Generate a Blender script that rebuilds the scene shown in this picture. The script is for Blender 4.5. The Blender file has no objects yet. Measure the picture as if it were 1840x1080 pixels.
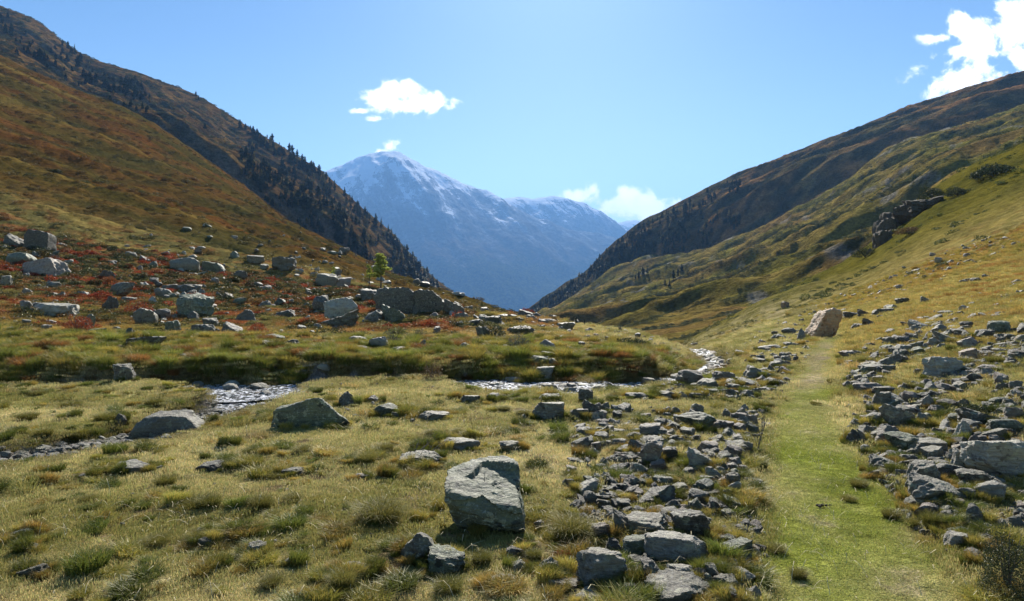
import bpy, bmesh, math, random
import numpy as np
from mathutils import Vector, Matrix

random.seed(7)
RNG = np.random.default_rng(11)
S = bpy.context.scene
COL = S.collection

# ------------------------------------------------------------------ camera, sky, sun, exposure
F = 1199.0          # focal length in photograph pixels (1840 wide)
VH = 520.0          # eye-level row
EYE = 2.0
cam_d = bpy.data.cameras.new('camera')
cam_d.sensor_width = 36.0
cam_d.lens = 36.0 * F / 1840.0
cam_d.shift_y = -(540.0 - VH) / 1840.0
cam_d.clip_start = 0.1
cam_d.clip_end = 60000
cam = bpy.data.objects.new('camera', cam_d)
cam.location = (0, 0, EYE)
cam.rotation_euler = (math.radians(90), 0, 0)
COL.objects.link(cam)
S.camera = cam

SUN_EL, SUN_AZ = 35.0, 4.0        # azimuth: degrees to the right of the view axis (+Y)
se, sa = math.radians(SUN_EL), math.radians(SUN_AZ)
SUN = Vector((math.cos(se) * math.sin(sa), math.cos(se) * math.cos(sa), math.sin(se)))
sl = bpy.data.lights.new('sun', 'SUN')
sl.energy = 5.0
sl.angle = math.radians(0.5)
sl.color = (1.0, 0.93, 0.82)
so = bpy.data.objects.new('sun', sl)
so.rotation_euler = SUN.to_track_quat('Z', 'Y').to_euler()
COL.objects.link(so)

S.view_settings.view_transform = 'Standard'
S.view_settings.look = 'None'
S.view_settings.exposure = 1.0
S.view_settings.gamma = 1.0
S.cycles.use_denoising = True
S.cycles.max_bounces = 6
S.cycles.diffuse_bounces = 3
S.cycles.glossy_bounces = 2
S.cycles.transmission_bounces = 3
S.cycles.transparent_max_bounces = 6
S.cycles.volume_bounces = 1
S.cycles.sample_clamp_indirect = 4.0


class NT:
    """small helper to write node trees as expressions"""
    def __init__(s, tree):
        s.t = tree
        s.n = tree.nodes
        s.l = tree.links

    def node(s, typ, **kw):
        n = s.n.new(typ)
        for k, v in kw.items():
            setattr(n, k, v)
        return n

    def put(s, sock, v):
        if isinstance(v, bpy.types.NodeSocket):
            s.l.new(v, sock)
        elif v is not None:
            if sock.type == 'RGBA' and not isinstance(v, (int, float)) and len(v) == 3:
                v = (*v, 1)
            sock.default_value = v

    def math(s, op, a, b=None, c=None, clamp=False):
        n = s.node('ShaderNodeMath', operation=op, use_clamp=clamp)
        s.put(n.inputs[0], a)
        if b is not None: s.put(n.inputs[1], b)
        if c is not None: s.put(n.inputs[2], c)
        return n.outputs[0]

    def vmath(s, op, a, b=None):
        n = s.node('ShaderNodeVectorMath', operation=op)
        s.put(n.inputs[0], a)
        if b is not None: s.put(n.inputs[1], b)
        return n.outputs[0]

    def scale(s, a, k):
        n = s.node('ShaderNodeVectorMath', operation='SCALE')
        s.put(n.inputs[0], a); s.put(n.inputs[3], k)
        return n.outputs[0]

    def mix(s, f, a, b, blend='MIX'):
        n = s.node('ShaderNodeMix', data_type='RGBA', blend_type=blend)
        s.put(n.inputs[0], f); s.put(n.inputs[6], a); s.put(n.inputs[7], b)
        return n.outputs[2]

    def noise(s, vec, scale, detail=4, rough=0.55, dist=0.0, out=0, dim='3D'):
        n = s.node('ShaderNodeTexNoise', noise_dimensions=dim)
        s.put(n.inputs['Vector'], vec)
        n.inputs['Scale'].default_value = scale
        n.inputs['Detail'].default_value = detail
        n.inputs['Roughness'].default_value = rough
        n.inputs['Distortion'].default_value = dist
        return n.outputs[out]

    def ramp(s, v, lo, hi, a=0.0, b=1.0, smooth=True):
        n = s.node('ShaderNodeMapRange', interpolation_type='SMOOTHSTEP' if smooth else 'LINEAR')
        s.put(n.inputs[0], v)
        n.inputs[1].default_value = lo; n.inputs[2].default_value = hi
        n.inputs[3].default_value = a; n.inputs[4].default_value = b
        return n.outputs[0]

    def bump(s, h, strength, dist, normal=None):
        n = s.node('ShaderNodeBump')
        n.inputs['Strength'].default_value = strength
        n.inputs['Distance'].default_value = dist
        s.put(n.inputs['Height'], h)
        if normal is not None: s.put(n.inputs['Normal'], normal)
        return n.outputs[0]


# world: Nishita sky and the few clouds, by direction
W = bpy.data.worlds.new('World')
S.world = W
W.use_nodes = True
w = NT(W.node_tree)
w.n.clear()
sky = w.node('ShaderNodeTexSky', sky_type='NISHITA', sun_disc=False)
sky.sun_elevation = se
sky.sun_rotation = sa
sky.altitude = 1500
sky.air_density = 1.0
sky.dust_density = 1.2
sky.ozone_density = 1.8
tc = w.node('ShaderNodeTexCoord').outputs['Generated']
sep = w.node('ShaderNodeSeparateXYZ'); w.l.new(tc, sep.inputs[0])
ys = w.math('MAXIMUM', sep.outputs[1], 0.05)
cx_ = w.math('DIVIDE', sep.outputs[0], ys)
cz_ = w.math('DIVIDE', sep.outputs[2], ys)
comb = w.node('ShaderNodeCombineXYZ')
w.l.new(cx_, comb.inputs[0]); w.l.new(cz_, comb.inputs[1])
pv = comb.outputs[0]
nz = w.noise(pv, 17.0, 10, 0.60, 0.25)
nz2 = w.noise(pv, 5.0, 6, 0.6)
blobs = [(690, 180, 46, 34), (725, 163, 50, 24), (765, 180, 56, 26), (805, 186, 34, 17), (740, 190, 84, 20), (668, 214, 26, 10),
         (648, 200, 20, 8), (692, 273, 20, 11), (704, 264, 19, 16), (713, 257, 14, 10),
         (1124, 376, 52, 38), (1160, 376, 80, 34), (1205, 366, 64, 26), (1056, 352, 44, 20), (1070, 345, 20, 14), (1130, 352, 26, 20),
         (1720, 148, 78, 50), (1780, 120, 70, 60), (1840, 90, 90, 70), (1824, 45, 62, 56), (1900, 30, 110, 120),
         (1685, 68, 34, 12), (1722, 48, 30, 28), (1742, 92, 40, 14)]
field = None
for (bu, bv, ru, rv) in blobs:
    dx = w.math('MULTIPLY', w.math('SUBTRACT', cx_, (bu - 920) / F), F / ru)
    dz = w.math('MULTIPLY', w.math('SUBTRACT', cz_, (VH - bv) / F), F / rv)
    r2 = w.math('SQRT', w.math('ADD', w.math('MULTIPLY', dx, dx), w.math('MULTIPLY', dz, dz)))
    m = w.math('SUBTRACT', 1.0, r2)
    field = m if field is None else w.math('SMOOTH_MAX', field, m, 0.25)
dens = w.math('ADD', w.math('MINIMUM', field, 0.7), w.math('MULTIPLY', w.math('SUBTRACT', nz, 0.5), 4.4))
ahead = w.math('GREATER_THAN', sep.outputs[1], 0.1)
cm = w.math('MULTIPLY', w.math('MULTIPLY', w.ramp(dens, 0.0, 0.6), w.ramp(field, -0.7, 0.25)), ahead)
shade = w.ramp(w.math('ADD', w.math('MULTIPLY', nz2, 0.8), w.math('MULTIPLY', dens, 0.35)), 0.2, 0.8, 0.0, 1.0)
ccol = w.mix(shade, (14.5, 15.0, 16.0), (24.0, 24.2, 24.6))
tint = w.mix(1.0, sky.outputs[0], (0.74, 1.0, 1.16), 'MULTIPLY')
lowsky = w.ramp(sep.outputs[2], 0.0, 0.42, 1.0, 0.0)
tint = w.mix(lowsky, tint, w.mix(1.0, tint, (2.1, 1.68, 1.33), 'MULTIPLY'))
skyc = w.mix(cm, tint, ccol)
bg = w.node('ShaderNodeBackground')
w.l.new(skyc, bg.inputs[0])
bg.inputs[1].default_value = 0.055
wo = w.node('ShaderNodeOutputWorld')
w.l.new(bg.outputs[0], wo.inputs[0])

# ------------------------------------------------------------------ numeric helpers
def _h(ix, iy, iz, seed):
    h = (ix.astype(np.int64) * 374761393 + iy.astype(np.int64) * 668265263 + iz.astype(np.int64) * 2147483647 + seed * 974634777) & 0xFFFFFFFF
    h = ((h ^ (h >> 13)) * 1274126177) & 0xFFFFFFFF
    h = ((h ^ (h >> 15)) * 2246822519) & 0xFFFFFFFF
    h = h ^ (h >> 16)
    return (h & 0xFFFFFF) / float(0xFFFFFF)


def noise2(x, y, seed=0):
    x = np.asarray(x, float); y = np.asarray(y, float)
    ix = np.floor(x); iy = np.floor(y)
    fx = x - ix; fy = y - iy
    z0 = np.zeros_like(ix)
    sx = fx * fx * fx * (fx * (fx * 6 - 15) + 10); sy = fy * fy * fy * (fy * (fy * 6 - 15) + 10)
    def g(ox, oy):
        a = _h(ix + ox, iy + oy, z0, seed) * 2 * math.pi
        return np.cos(a) * (fx - ox) + np.sin(a) * (fy - oy)
    a = g(0, 0) * (1 - sx) + g(1, 0) * sx
    b = g(0, 1) * (1 - sx) + g(1, 1) * sx
    return (a * (1 - sy) + b * sy) * 1.5


def fbm(x, y, octv=4, seed=0, gain=0.5):
    s = 0; a = 1; t = 0
    for o in range(octv):
        s = s + a * noise2(x * 2 ** o + 17.3 * o, y * 2 ** o - 9.1 * o, seed + o * 7); t += a; a *= gain
    return s / t


def ridged(x, y, octv=4, seed=0, gain=0.5):
    s = 0; a = 1; t = 0
    for o in range(octv):
        s = s + a * (1 - np.abs(noise2(x * 2 ** o + 3.3 * o, y * 2 ** o + 5.1 * o, seed + o * 13)) * 2); t += a; a *= gain
    return s / t


def noise3(p, seed=0):
    i = np.floor(p); f = p - i
    f = f * f * (3 - 2 * f)
    r = 0
    for ox in (0, 1):
        for oy in (0, 1):
            for oz in (0, 1):
                wgt = (f[:, 0] if ox else 1 - f[:, 0]) * (f[:, 1] if oy else 1 - f[:, 1]) * (f[:, 2] if oz else 1 - f[:, 2])
                r = r + wgt * _h(i[:, 0] + ox, i[:, 1] + oy, i[:, 2] + oz, seed)
    return r * 2 - 1


def sstep(x, a, b):
    t = np.clip((np.asarray(x, float) - a) / (b - a), 0, 1)
    return t * t * (3 - 2 * t)


def pchip(xk, yk, x):
    """monotone cubic through (xk, yk[k, ...]) at x"""
    xk = np.asarray(xk, float); yk = np.asarray(yk, float)
    h = np.diff(xk)
    hs = h.reshape(-1, *([1] * (yk.ndim - 1)))
    d = np.diff(yk, axis=0) / hs
    m = np.zeros_like(yk)
    w1 = 2 * hs[1:] + hs[:-1]; w2 = hs[1:] + 2 * hs[:-1]
    ok = (d[1:] * d[:-1]) > 0
    with np.errstate(divide='ignore', invalid='ignore'):
        hm = (w1 + w2) / (w1 / d[:-1] + w2 / d[1:])
    m[1:-1] = np.where(ok, hm, 0)
    m[0] = d[0]; m[-1] = d[-1]
    x = np.clip(x, xk[0], xk[-1])
    k = np.clip(np.searchsorted(xk, x, side='right') - 1, 0, len(xk) - 2)
    t = (x - xk[k]) / h[k]
    t = t.reshape(-1, *([1] * (yk.ndim - 1)))
    hh = h[k].reshape(t.shape)
    return ((2 * t**3 - 3 * t**2 + 1) * yk[k] + (t**3 - 2 * t**2 + t) * hh * m[k]
            + (-2 * t**3 + 3 * t**2) * yk[k + 1] + (t**3 - t**2) * hh * m[k + 1])


def polyinfo(x, y, pts):
    """distance to a polyline, with interpolated extras of the nearest point. pts: (x, y, extra...)"""
    pts = np.asarray(pts, float)
    best = np.full(np.shape(x), 1e9); ex = np.zeros(np.shape(x) + (pts.shape[1] - 2,))
    for a, b in zip(pts[:-1], pts[1:]):
        ab = b[:2] - a[:2]; L = max(ab @ ab, 1e-9)
        t = np.clip(((x - a[0]) * ab[0] + (y - a[1]) * ab[1]) / L, 0, 1)
        d = np.hypot(x - a[0] - t * ab[0], y - a[1] - t * ab[1])
        m = d < best
        best = np.where(m, d, best)
        for k in range(ex.shape[-1]):
            ex[..., k] = np.where(m, a[2 + k] + t * (b[2 + k] - a[2 + k]), ex[..., k])
    return best, ex


# ------------------------------------------------------------------ object helpers
def tag(o, label=None, cat=None, group=None, kind=None):
    if label: o['label'] = label
    if cat: o['category'] = cat
    if group: o['group'] = group
    if kind: o['kind'] = kind
    return o


def mesh_np(name, v, f, smooth=True):
    """mesh from arrays; f is a list of arrays of equal-sized polygons"""
    me = bpy.data.meshes.new(name)
    v = np.asarray(v, np.float32)
    fl = [np.asarray(a, np.int32) for a in (f if isinstance(f, list) else [f])]
    me.vertices.add(len(v)); me.vertices.foreach_set('co', v.ravel())
    nl = sum(a.size for a in fl); nf = sum(len(a) for a in fl)
    me.loops.add(nl); me.polygons.add(nf)
    me.loops.foreach_set('vertex_index', np.concatenate([a.ravel() for a in fl]))
    ls = np.concatenate([np.full(len(a), a.shape[1]) for a in fl])
    me.polygons.foreach_set('loop_start', np.concatenate([[0], np.cumsum(ls)[:-1]]).astype(np.int32))
    me.polygons.foreach_set('use_smooth', np.full(nf, smooth))
    me.update(calc_edges=True)
    return me


def add_obj(name, me, mat=None, parent=None):
    o = bpy.data.objects.new(name, me)
    if mat is not None and not me.materials: me.materials.append(mat)
    COL.objects.link(o)
    if parent is not None: o.parent = parent
    return o


def col_attr(me, name, rgb):
    a = me.attributes.new(name, 'FLOAT_COLOR', 'POINT')
    c = np.ones((len(rgb), 4), np.float32); c[:, :3] = rgb
    a.data.foreach_set('color', c.ravel())


def flt_attr(me, name, val):
    a = me.attributes.new(name, 'FLOAT', 'POINT')
    a.data.foreach_set('value', np.asarray(val, np.float32).ravel())


def new_mat(name):
    m = bpy.data.materials.new(name)
    m.use_nodes = True
    t = NT(m.node_tree)
    b = m.node_tree.nodes['Principled BSDF']
    b.inputs['Roughness'].default_value = 0.85
    b.inputs['Specular IOR Level'].default_value = 0.25
    return m, t, b

# ------------------------------------------------------------------ the near ground as one height field
DK = [1.2, 2.2, 4.2, 6, 8.5, 12, 17, 22, 32, 50, 80, 130, 200, 300, 450, 650]
flat = [VH + EYE * F / d for d in DK[:6]]
def row(first, rest):
    return [VH + EYE * F / d for d in DK[:first]] + rest
COLS = {
    -900: row(6, [640, 560, 440, 330, 230, 120, 0, -110, -220, -100]),
    -200: row(6, [655, 604, 545, 480, 400, 300, 205, 100, 10, 120]),
    0:    row(6, [656, 613, 560, 505, 430, 350, 275, 190, 104, 210]),
    100:  row(6, [656, 615, 567, 518, 447, 375, 305, 225, 148, 250]),
    230:  row(6, [656, 619, 578, 533, 470, 405, 342, 270, 200, 300]),
    330:  row(6, [656, 621, 583, 541, 486, 428, 370, 312, 262, 360]),
    430:  row(6, [656, 622, 586, 547, 500, 452, 405, 355, 333, 430]),
    560:  row(6, [656, 623, 588, 553, 516, 480, 448, 427, 440, 520]),
    690:  row(6, [656, 624, 590, 556, 531, 514, 497, 492, 520, 580]),
    790:  row(6, [656, 624, 590, 562, 551, 540, 528, 530, 560, 620]),
    880:  row(6, [656, 624, 591, 566, 568, 562, 556, 565, 610, 660]),
    950:  row(6, [656, 625, 592, 569, 580, 595, 610, 640, 670, 700]),
    1020: row(6, [656, 627, 596, 580, 605, 640, 660, 680, 700, 720]),
    1120: row(6, [658, 632, 605, 598, 640, 670, 690, 700, 720, 740]),
    1200: row(6, [662, 640, 622, 622, 640, 650, 670, 700, 720, 740]),
    1250: row(6, [668, 655, 642, 629, 618, 606, 620, 660, 700, 740]),
    1310: row(6, [668, 646, 628, 608, 592, 572, 590, 640, 680, 720]),
    1370: row(6, [668, 636, 612, 588, 566, 543, 560, 610, 660, 700]),
    1450: row(5, [716, 664, 627, 598, 570, 542, 512, 510, 560, 620, 680]),
    1530: row(5, [713, 652, 616, 586, 553, 520, 486, 468, 520, 600, 660]),
    1600: row(5, [708, 644, 600, 563, 526, 489, 448, 415, 440, 540, 620]),
    1680: row(4, [796, 696, 628, 588, 545, 503, 456, 403, 345, 380, 480, 580]),
    1760: row(4, [786, 684, 613, 571, 526, 479, 426, 366, 296, 330, 440, 540]),
    1840: row(4, [774, 668, 597, 553, 505, 453, 396, 330, 262, 290, 400, 500]),
    2050: row(3, [890, 745, 630, 556, 510, 455, 395, 330, 260, 180, 200, 330, 430]),
    2700: row(3, [860, 690, 560, 470, 410, 340, 270, 190, 100, 0, 0, 150, 300]),
}
US = np.array(sorted(COLS)); VT = np.array([COLS[u] for u in sorted(COLS)])
LD = np.log(DK)
LG = np.linspace(LD[0], LD[-1], 420)
UG = np.arange(-900, 2701, 8.0)
TAB = pchip(US, pchip(LD, VT.T, LG).T, UG)     # [u, logD]


def lookup(tab, ug, lg, u, l):
    fu = np.clip((u - ug[0]) / (ug[1] - ug[0]), 0, len(ug) - 1.001); fl = np.clip((l - lg[0]) / (lg[1] - lg[0]), 0, len(lg) - 1.001)
    iu = fu.astype(int); il = fl.astype(int); fu = fu - iu; fl = fl - il
    return (tab[iu, il] * (1 - fu) + tab[iu + 1, il] * fu) * (1 - fl) + (tab[iu, il + 1] * (1 - fu) + tab[iu + 1, il + 1] * fu) * fl


def UD(u, D):
    return ((u - 920) / F * D, D)

# the brook, its side arm and the path as lines on the ground: x, y, level, half width
MAIN = [(*UD(u, d), z, hw) for u, d, z, hw in [(-900, 15.5, -.3, 1.2), (-300, 15.2, -.32, 1.1), (0, 15.3, -.33, 1.0), (200, 15.4, -.33, .6), (360, 15.4, -.33, .8),
    (440, 15.0, -.33, 1.1), (500, 15.5, -.33, .7), (545, 15.6, -.31, 1.0), (620, 15.5, -.31, 1.0), (690, 15.6, -.31, .85), (750, 15.9, -.32, .4), (830, 15.75, -.30, 1.05), (900, 15.75, -.30, 1.15), (950, 15.9, -.31, .6), (1010, 15.7, -.31, 1.0), (1060, 15.7, -.32, .85),
    (1130, 15.8, -.37, 1.2), (1190, 16.9, -.43, .7), (1240, 19, -.52, .5), (1285, 21.6, -.63, .42), (1290, 24.5, -.78, .42), (1272, 30, -1.03, .45),
    (1250, 38, -1.5, .8), (1215, 52, -2.7, .9), (1180, 80, -5.5, 1.2), (1150, 130, -11, 1.5)]]
SIDE = [(*UD(u, d), z, hw) for u, d, z, hw in [(475, 15.1, -.33, .9), (458, 13.6, -.33, .8), (425, 12.5, -.30, .7), (370, 11.3, -.23, .6), (300, 10.2, -.17, .45),
    (235, 9.4, -.12, .5), (120, 8.7, -.09, .42), (0, 8.15, -.07, .36), (-250, 7.7, -.06, .3), (-700, 7.5, -.06, .3)]]
PATH = [(*UD(u, d), hw) for u, d, hw in [(1640, 1.5, .5), (1600, 3.0, .58), (1562, 4.3, .62), (1505, 6.2, .6), (1468, 8.0, .58), (1452, 10.0, .52), (1452, 12.5, .46),
    (1462, 15.5, .44), (1478, 19, .42), (1494, 24, .42), (1508, 29.5, .42), (1496, 33.0, .3), (1440, 36, .25), (1390, 42, .25), (1330, 55, .25)]]


def base_z(x, y):
    x = np.asarray(x, float); y = np.maximum(np.asarray(y, float), 1.21)
    u = 920 + F * x / y
    V = lookup(TAB, UG, LG, u, np.log(y))
    return EYE - (V - VH) / F * y


def ground_z(x, y, fine=True):
    x = np.asarray(x, float); y = np.asarray(y, float)
    z = base_z(x, y)
    u = 920 + F * x / np.maximum(y, 1.2)
    dp, ep = polyinfo(x, y, PATH)
    pm = 1 - sstep(dp, ep[..., 0] * 0.9, ep[..., 0] * 0.9 + 0.45)
    # hummocks; more on the moraine and along the far bank
    bank = sstep(y, 15.8, 16.6) * (1 - sstep(y, 22, 32)) * (1 - sstep(u, 1100, 1300))
    hum = 0.07 + 0.10 * bank + 0.05 * sstep(y, 20, 40)
    z = z + fbm(x / 7, y / 7, 2, 5) * 0.16 * sstep(y, 3, 8)
    z = z + fbm(x / 0.95, y / 0.95, 3, 21) * hum * (1 - 0.75 * pm)
    if fine:
        z = z + (np.abs(fbm(x / 0.32, y / 0.32, 2, 31)) - 0.2) * 0.05 * (1 - 0.8 * pm) * (1 - sstep(y, 20, 35))
    mor = sstep(y, 24, 32) * (1 - sstep(y, 70, 120)) * (1 - sstep(u, 1150, 1300))
    z = z + (np.abs(fbm(x / 2.6, y / 2.6, 3, 25)) * 2 - .35) * .42 * mor
    z = z - .06 * np.exp(-((y - 13.3) / .9) ** 2) * sstep(u, 470, 560) * (1 - sstep(u, 1080, 1200))
    far = sstep(y, 25, 80)
    z = z + fbm(x / 11, y / 11, 4, 41) * 1.1 * far * (1 + 0.6 * sstep(y, 80, 200))
    z = z + ridged(x / 70 + y / 200, y / 60, 4, 51) * 1.6 * sstep(y, 90, 220)
    # gullies down the left slope
    lf = sstep(-x / y, -.05, .25) * sstep(y, 60, 120)
    z = z + fbm((y + .25 * x) / 22, (x - y * .1) / 130, 4, 61) * 3.0 * lf
    z = z - pm * 0.07 * (1 - sstep(y, 30, 40))
    for pts, bk in ((SIDE, 0.30), (MAIN, .38 + 1.3 * sstep(fbm(x / 2.4, y * 0 + 3.3, 2, 72), -.1, .35))):
        d, e = polyinfo(x, y, pts)
        wob = fbm(x / 0.9, y / 0.9, 3, 71) * 0.45
        hw = e[..., 1] + wob * np.minimum(1, e[..., 1]) * 1.3
        m = 1 - sstep(d, hw, hw + bk)
        bed = e[..., 0] - (0.13 if pts is MAIN else .05) + fbm(x / 0.3, y / 0.3, 3, 81) * 0.09
        z = z * (1 - m) + np.minimum(z, bed) * m
    return z


def pick(u, v, dmin=2.0, dmax=440.0):
    """where the line of sight through (u, v) first meets the ground"""
    D = np.exp(np.linspace(math.log(dmin), math.log(dmax), 900))
    x = (u - 920) / F * D
    z = ground_z(x, D, False)
    zv = EYE - (v - VH) / F * D
    k = np.argmax(z >= zv)
    if z[k] < zv[k]: k = 899
    return float(x[k]), float(D[k]), float(z[k])


def pick_many(us, vs, dmin=2.0, dmax=440.0, n=260):
    D = np.exp(np.linspace(math.log(dmin), math.log(dmax), n))[None, :]
    us = np.asarray(us, float)[:, None]; vs = np.asarray(vs, float)[:, None]
    x = (us - 920) / F * D
    z = ground_z(x, np.broadcast_to(D, x.shape), False)
    hit = z >= EYE - (vs - VH) / F * D
    k = np.argmax(hit, axis=1); ok = hit.any(axis=1)
    r = np.arange(len(us))
    return x[r, k], D[0, k], z[r, k], ok


C = lambda *a: np.array(a, float)
TURF, STRAW, GOLD, RUST, RED = C(.26, .235, .085), C(.56, .475, .27), C(.42, .32, .10), C(.22, .085, .035), C(.30, .055, .03)
DARK, OLIVE, PGREEN, DIRT, GRAV = C(.075, .085, .035), C(.15, .14, .05), C(.25, .28, .055), C(.44, .37, .26), C(.17, .165, .16)


def lerp(a, b, t):
    t = np.asarray(t)[..., None]
    return a * (1 - t) + b * t


def veg_color(x, y, z):
    """colour of what grows where: zones along the valley plus patchiness"""
    x = np.asarray(x, float); y = np.asarray(y, float)
    u = 920 + F * x / y
    v = VH - (z - EYE) * F / y
    a = fbm(x / 2.3, y / 2.3, 4, 101); b = fbm(x / 0.5, y / 0.5, 3, 102); c = fbm(x / 9, y / 9, 4, 103)
    L = np.broadcast_to
    col = L(TURF, x.shape + (3,)).copy()
    col = lerp(col, STRAW, np.clip(.36 + a * 1.1 + b * .5, 0, .9))
    # golden meadow beyond the brook and on the right slope
    gold = np.maximum(sstep(y, 16, 20) * (1 - sstep(u, 900, 1150)), sstep(u, 1380, 1560) * sstep(y, 11, 22))
    col = lerp(col, GOLD, gold * np.clip(.55 + a * .8, 0, 1))
    far_green = sstep(u, 1000, 1300) * sstep(y, 40, 150)
    sl = fbm((x + y * .5) / 30, (y - x * .4) / 9, 4, 110)
    col = lerp(col, lerp(C(.15, .135, .018) + 0 * col, C(.075, .08, .014), np.clip(.4 + sl * 1.6, 0, 1)), far_green * .92)
    # heath on the moraine and the left slope
    heath = sstep(y, 24, 33) * (1 - sstep(u, 900, 1080))
    hc = lerp(OLIVE + 0 * col, DARK, np.clip(.40 + c * 1.5, 0, 1))
    hc = lerp(hc, GOLD, sstep(fbm(x / 16 + 3, y / 16, 4, 104), .02, .4) * .75)
    redn = fbm(x / 4.2 + 9, y / 4.2, 4, 105) + .16 * (1 - sstep(y, 60, 110)) + .06
    hc = lerp(hc, RUST, sstep(redn, .02, .3) * .8 * (1 - .6 * sstep(y, 80, 140)))
    hc = lerp(hc, RED, sstep(redn, .22, .42) * (1 - sstep(y, 60, 140)) * .85)
    col = lerp(col, hc, heath * np.clip(.75 + b * .5, 0, 1))
    # upper left slope, streaked down the fall line
    up = sstep(y, 90, 170) * (1 - sstep(u, 850, 950))
    st = fbm((y + .25 * x) / 13, (x - y * .1) / 90, 5, 106)
    rub = 1
    uc = lerp(C(.085, .062, .018) + 0 * col, C(.135, .055, .018), np.clip(.45 + st * 2, 0, 1))
    uc = lerp(uc, C(.05, .05, .018), np.clip(fbm(x / 18, y / 60, 5, 107) * 2.2 + .12, 0, .8))
    uc = lerp(uc, C(.25, .175, .05), np.clip(fbm((y + .25 * x) / 24, (x - y * .1) / 240, 4, 108) * 2.8 - .45, 0, .8))
    col = lerp(col, uc * C(1.12, 1.12, .95), up * .9)
    # orange patches above the path on the right
    rr = sstep(u, 1550, 1750) * sstep(y, 14, 24) * (1 - sstep(y, 60, 110))
    col = lerp(col, C(.30, .13, .045), rr * sstep(fbm(x / 3.5, y / 2.0, 4, 109), .1, .35) * .7)
    bare = sstep(fbm(x / .62, y / .62, 4, 112), .24, .34) * (1 - sstep(y, 14, 30))
    col = lerp(col, C(.20, .15, .09), bare * .85)
    # path
    dp, ep = polyinfo(x, y, PATH)
    edge = dp / ep[..., 0] + b * .35
    pm = 1 - sstep(edge, .75, 1.25)
    pc = lerp(PGREEN + 0 * col, STRAW, np.clip(.25 + a * .9 + b * .3, 0, .8))
    pc = lerp(pc, DIRT, sstep(b + a * .4, .30, .42) * .6)
    pc = lerp(pc, DIRT, sstep(y, 10.5, 16) * (1 - sstep(np.abs(dp / ep[..., 0]), .3, .9)) * .9 * np.clip(.8 + a * 1.5, 0, 1))
    col = lerp(col, pc, pm * (1 - sstep(y, 44, 60) * .4))
    # raw earth at the cut bank, gravel in the bed
    for pts, g in ((MAIN, .36), (SIDE, .2)):
        d, e = polyinfo(x, y, pts)
        wob = b * .2
        gm = 1 - sstep(d - wob * e[..., 1], e[..., 1] + .02, e[..., 1] + .12)
        bk = (1 - sstep(d, e[..., 1] + g * .8, e[..., 1] + g + .25))
        col = lerp(col, C(.10, .075, .04), bk * .6)
        col = lerp(col, GRAV, gm)
    return col, u, v, pm


def build_ground():
    # columns denser inside the view; rows in log distance
    uc = np.concatenate([np.arange(-900, -60, 24), np.arange(-60, 1900, 3.4), np.arange(1900, 2701, 24)])
    rows = np.concatenate([np.exp(np.linspace(math.log(1.25), math.log(3.8), 24)), np.exp(np.linspace(math.log(3.85), math.log(60), 420)),
                           np.exp(np.linspace(math.log(60.5), math.log(640), 240))])
    Uc, Dc = np.meshgrid(uc, rows, indexing='ij')
    x = (Uc - 920) / F * Dc; y = Dc
    z = ground_z(x, y)
    n, m = x.shape
    P = np.stack([x, y, z], -1).reshape(-1, 3)
    i = np.arange(n * m).reshape(n, m)
    f = np.stack([i[:-1, :-1], i[1:, :-1], i[1:, 1:], i[:-1, 1:]], -1).reshape(-1, 4)
    me = mesh_np('ground', P, f)
    col, u, v, pm = veg_color(P[:, 0], P[:, 1], P[:, 2])
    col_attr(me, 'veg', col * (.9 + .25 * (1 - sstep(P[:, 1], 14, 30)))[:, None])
    return me


def ground_material():
    m, t, b = new_mat('ground_mat')
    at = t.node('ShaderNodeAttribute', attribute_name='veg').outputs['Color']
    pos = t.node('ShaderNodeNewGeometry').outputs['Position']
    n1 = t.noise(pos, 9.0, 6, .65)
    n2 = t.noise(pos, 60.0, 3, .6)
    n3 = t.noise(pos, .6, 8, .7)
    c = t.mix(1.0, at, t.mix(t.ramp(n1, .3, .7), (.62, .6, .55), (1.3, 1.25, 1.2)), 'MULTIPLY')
    c = t.mix(1.0, c, t.mix(t.ramp(n2, .3, .7), (.75, .75, .75), (1.2, 1.2, 1.2)), 'MULTIPLY')
    c = t.mix(1.0, c, t.mix(t.ramp(n3, .33, .67), (.68, .68, .66), (1.25, 1.25, 1.25)), 'MULTIPLY')
    t.put(b.inputs['Base Color'], c)
    b.inputs['Roughness'].default_value = .95
    b.inputs['Specular IOR Level'].default_value = 0
    h = t.math('ADD', t.math('MULTIPLY', n1, 1.0), t.math('MULTIPLY', n2, .35))
    nb = t.bump(n3, .9, .8)
    t.put(b.inputs['Normal'], t.bump(h, .8, .05, nb))
    return m


GM = ground_material()
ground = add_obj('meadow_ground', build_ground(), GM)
tag(ground, kind='structure')

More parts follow.
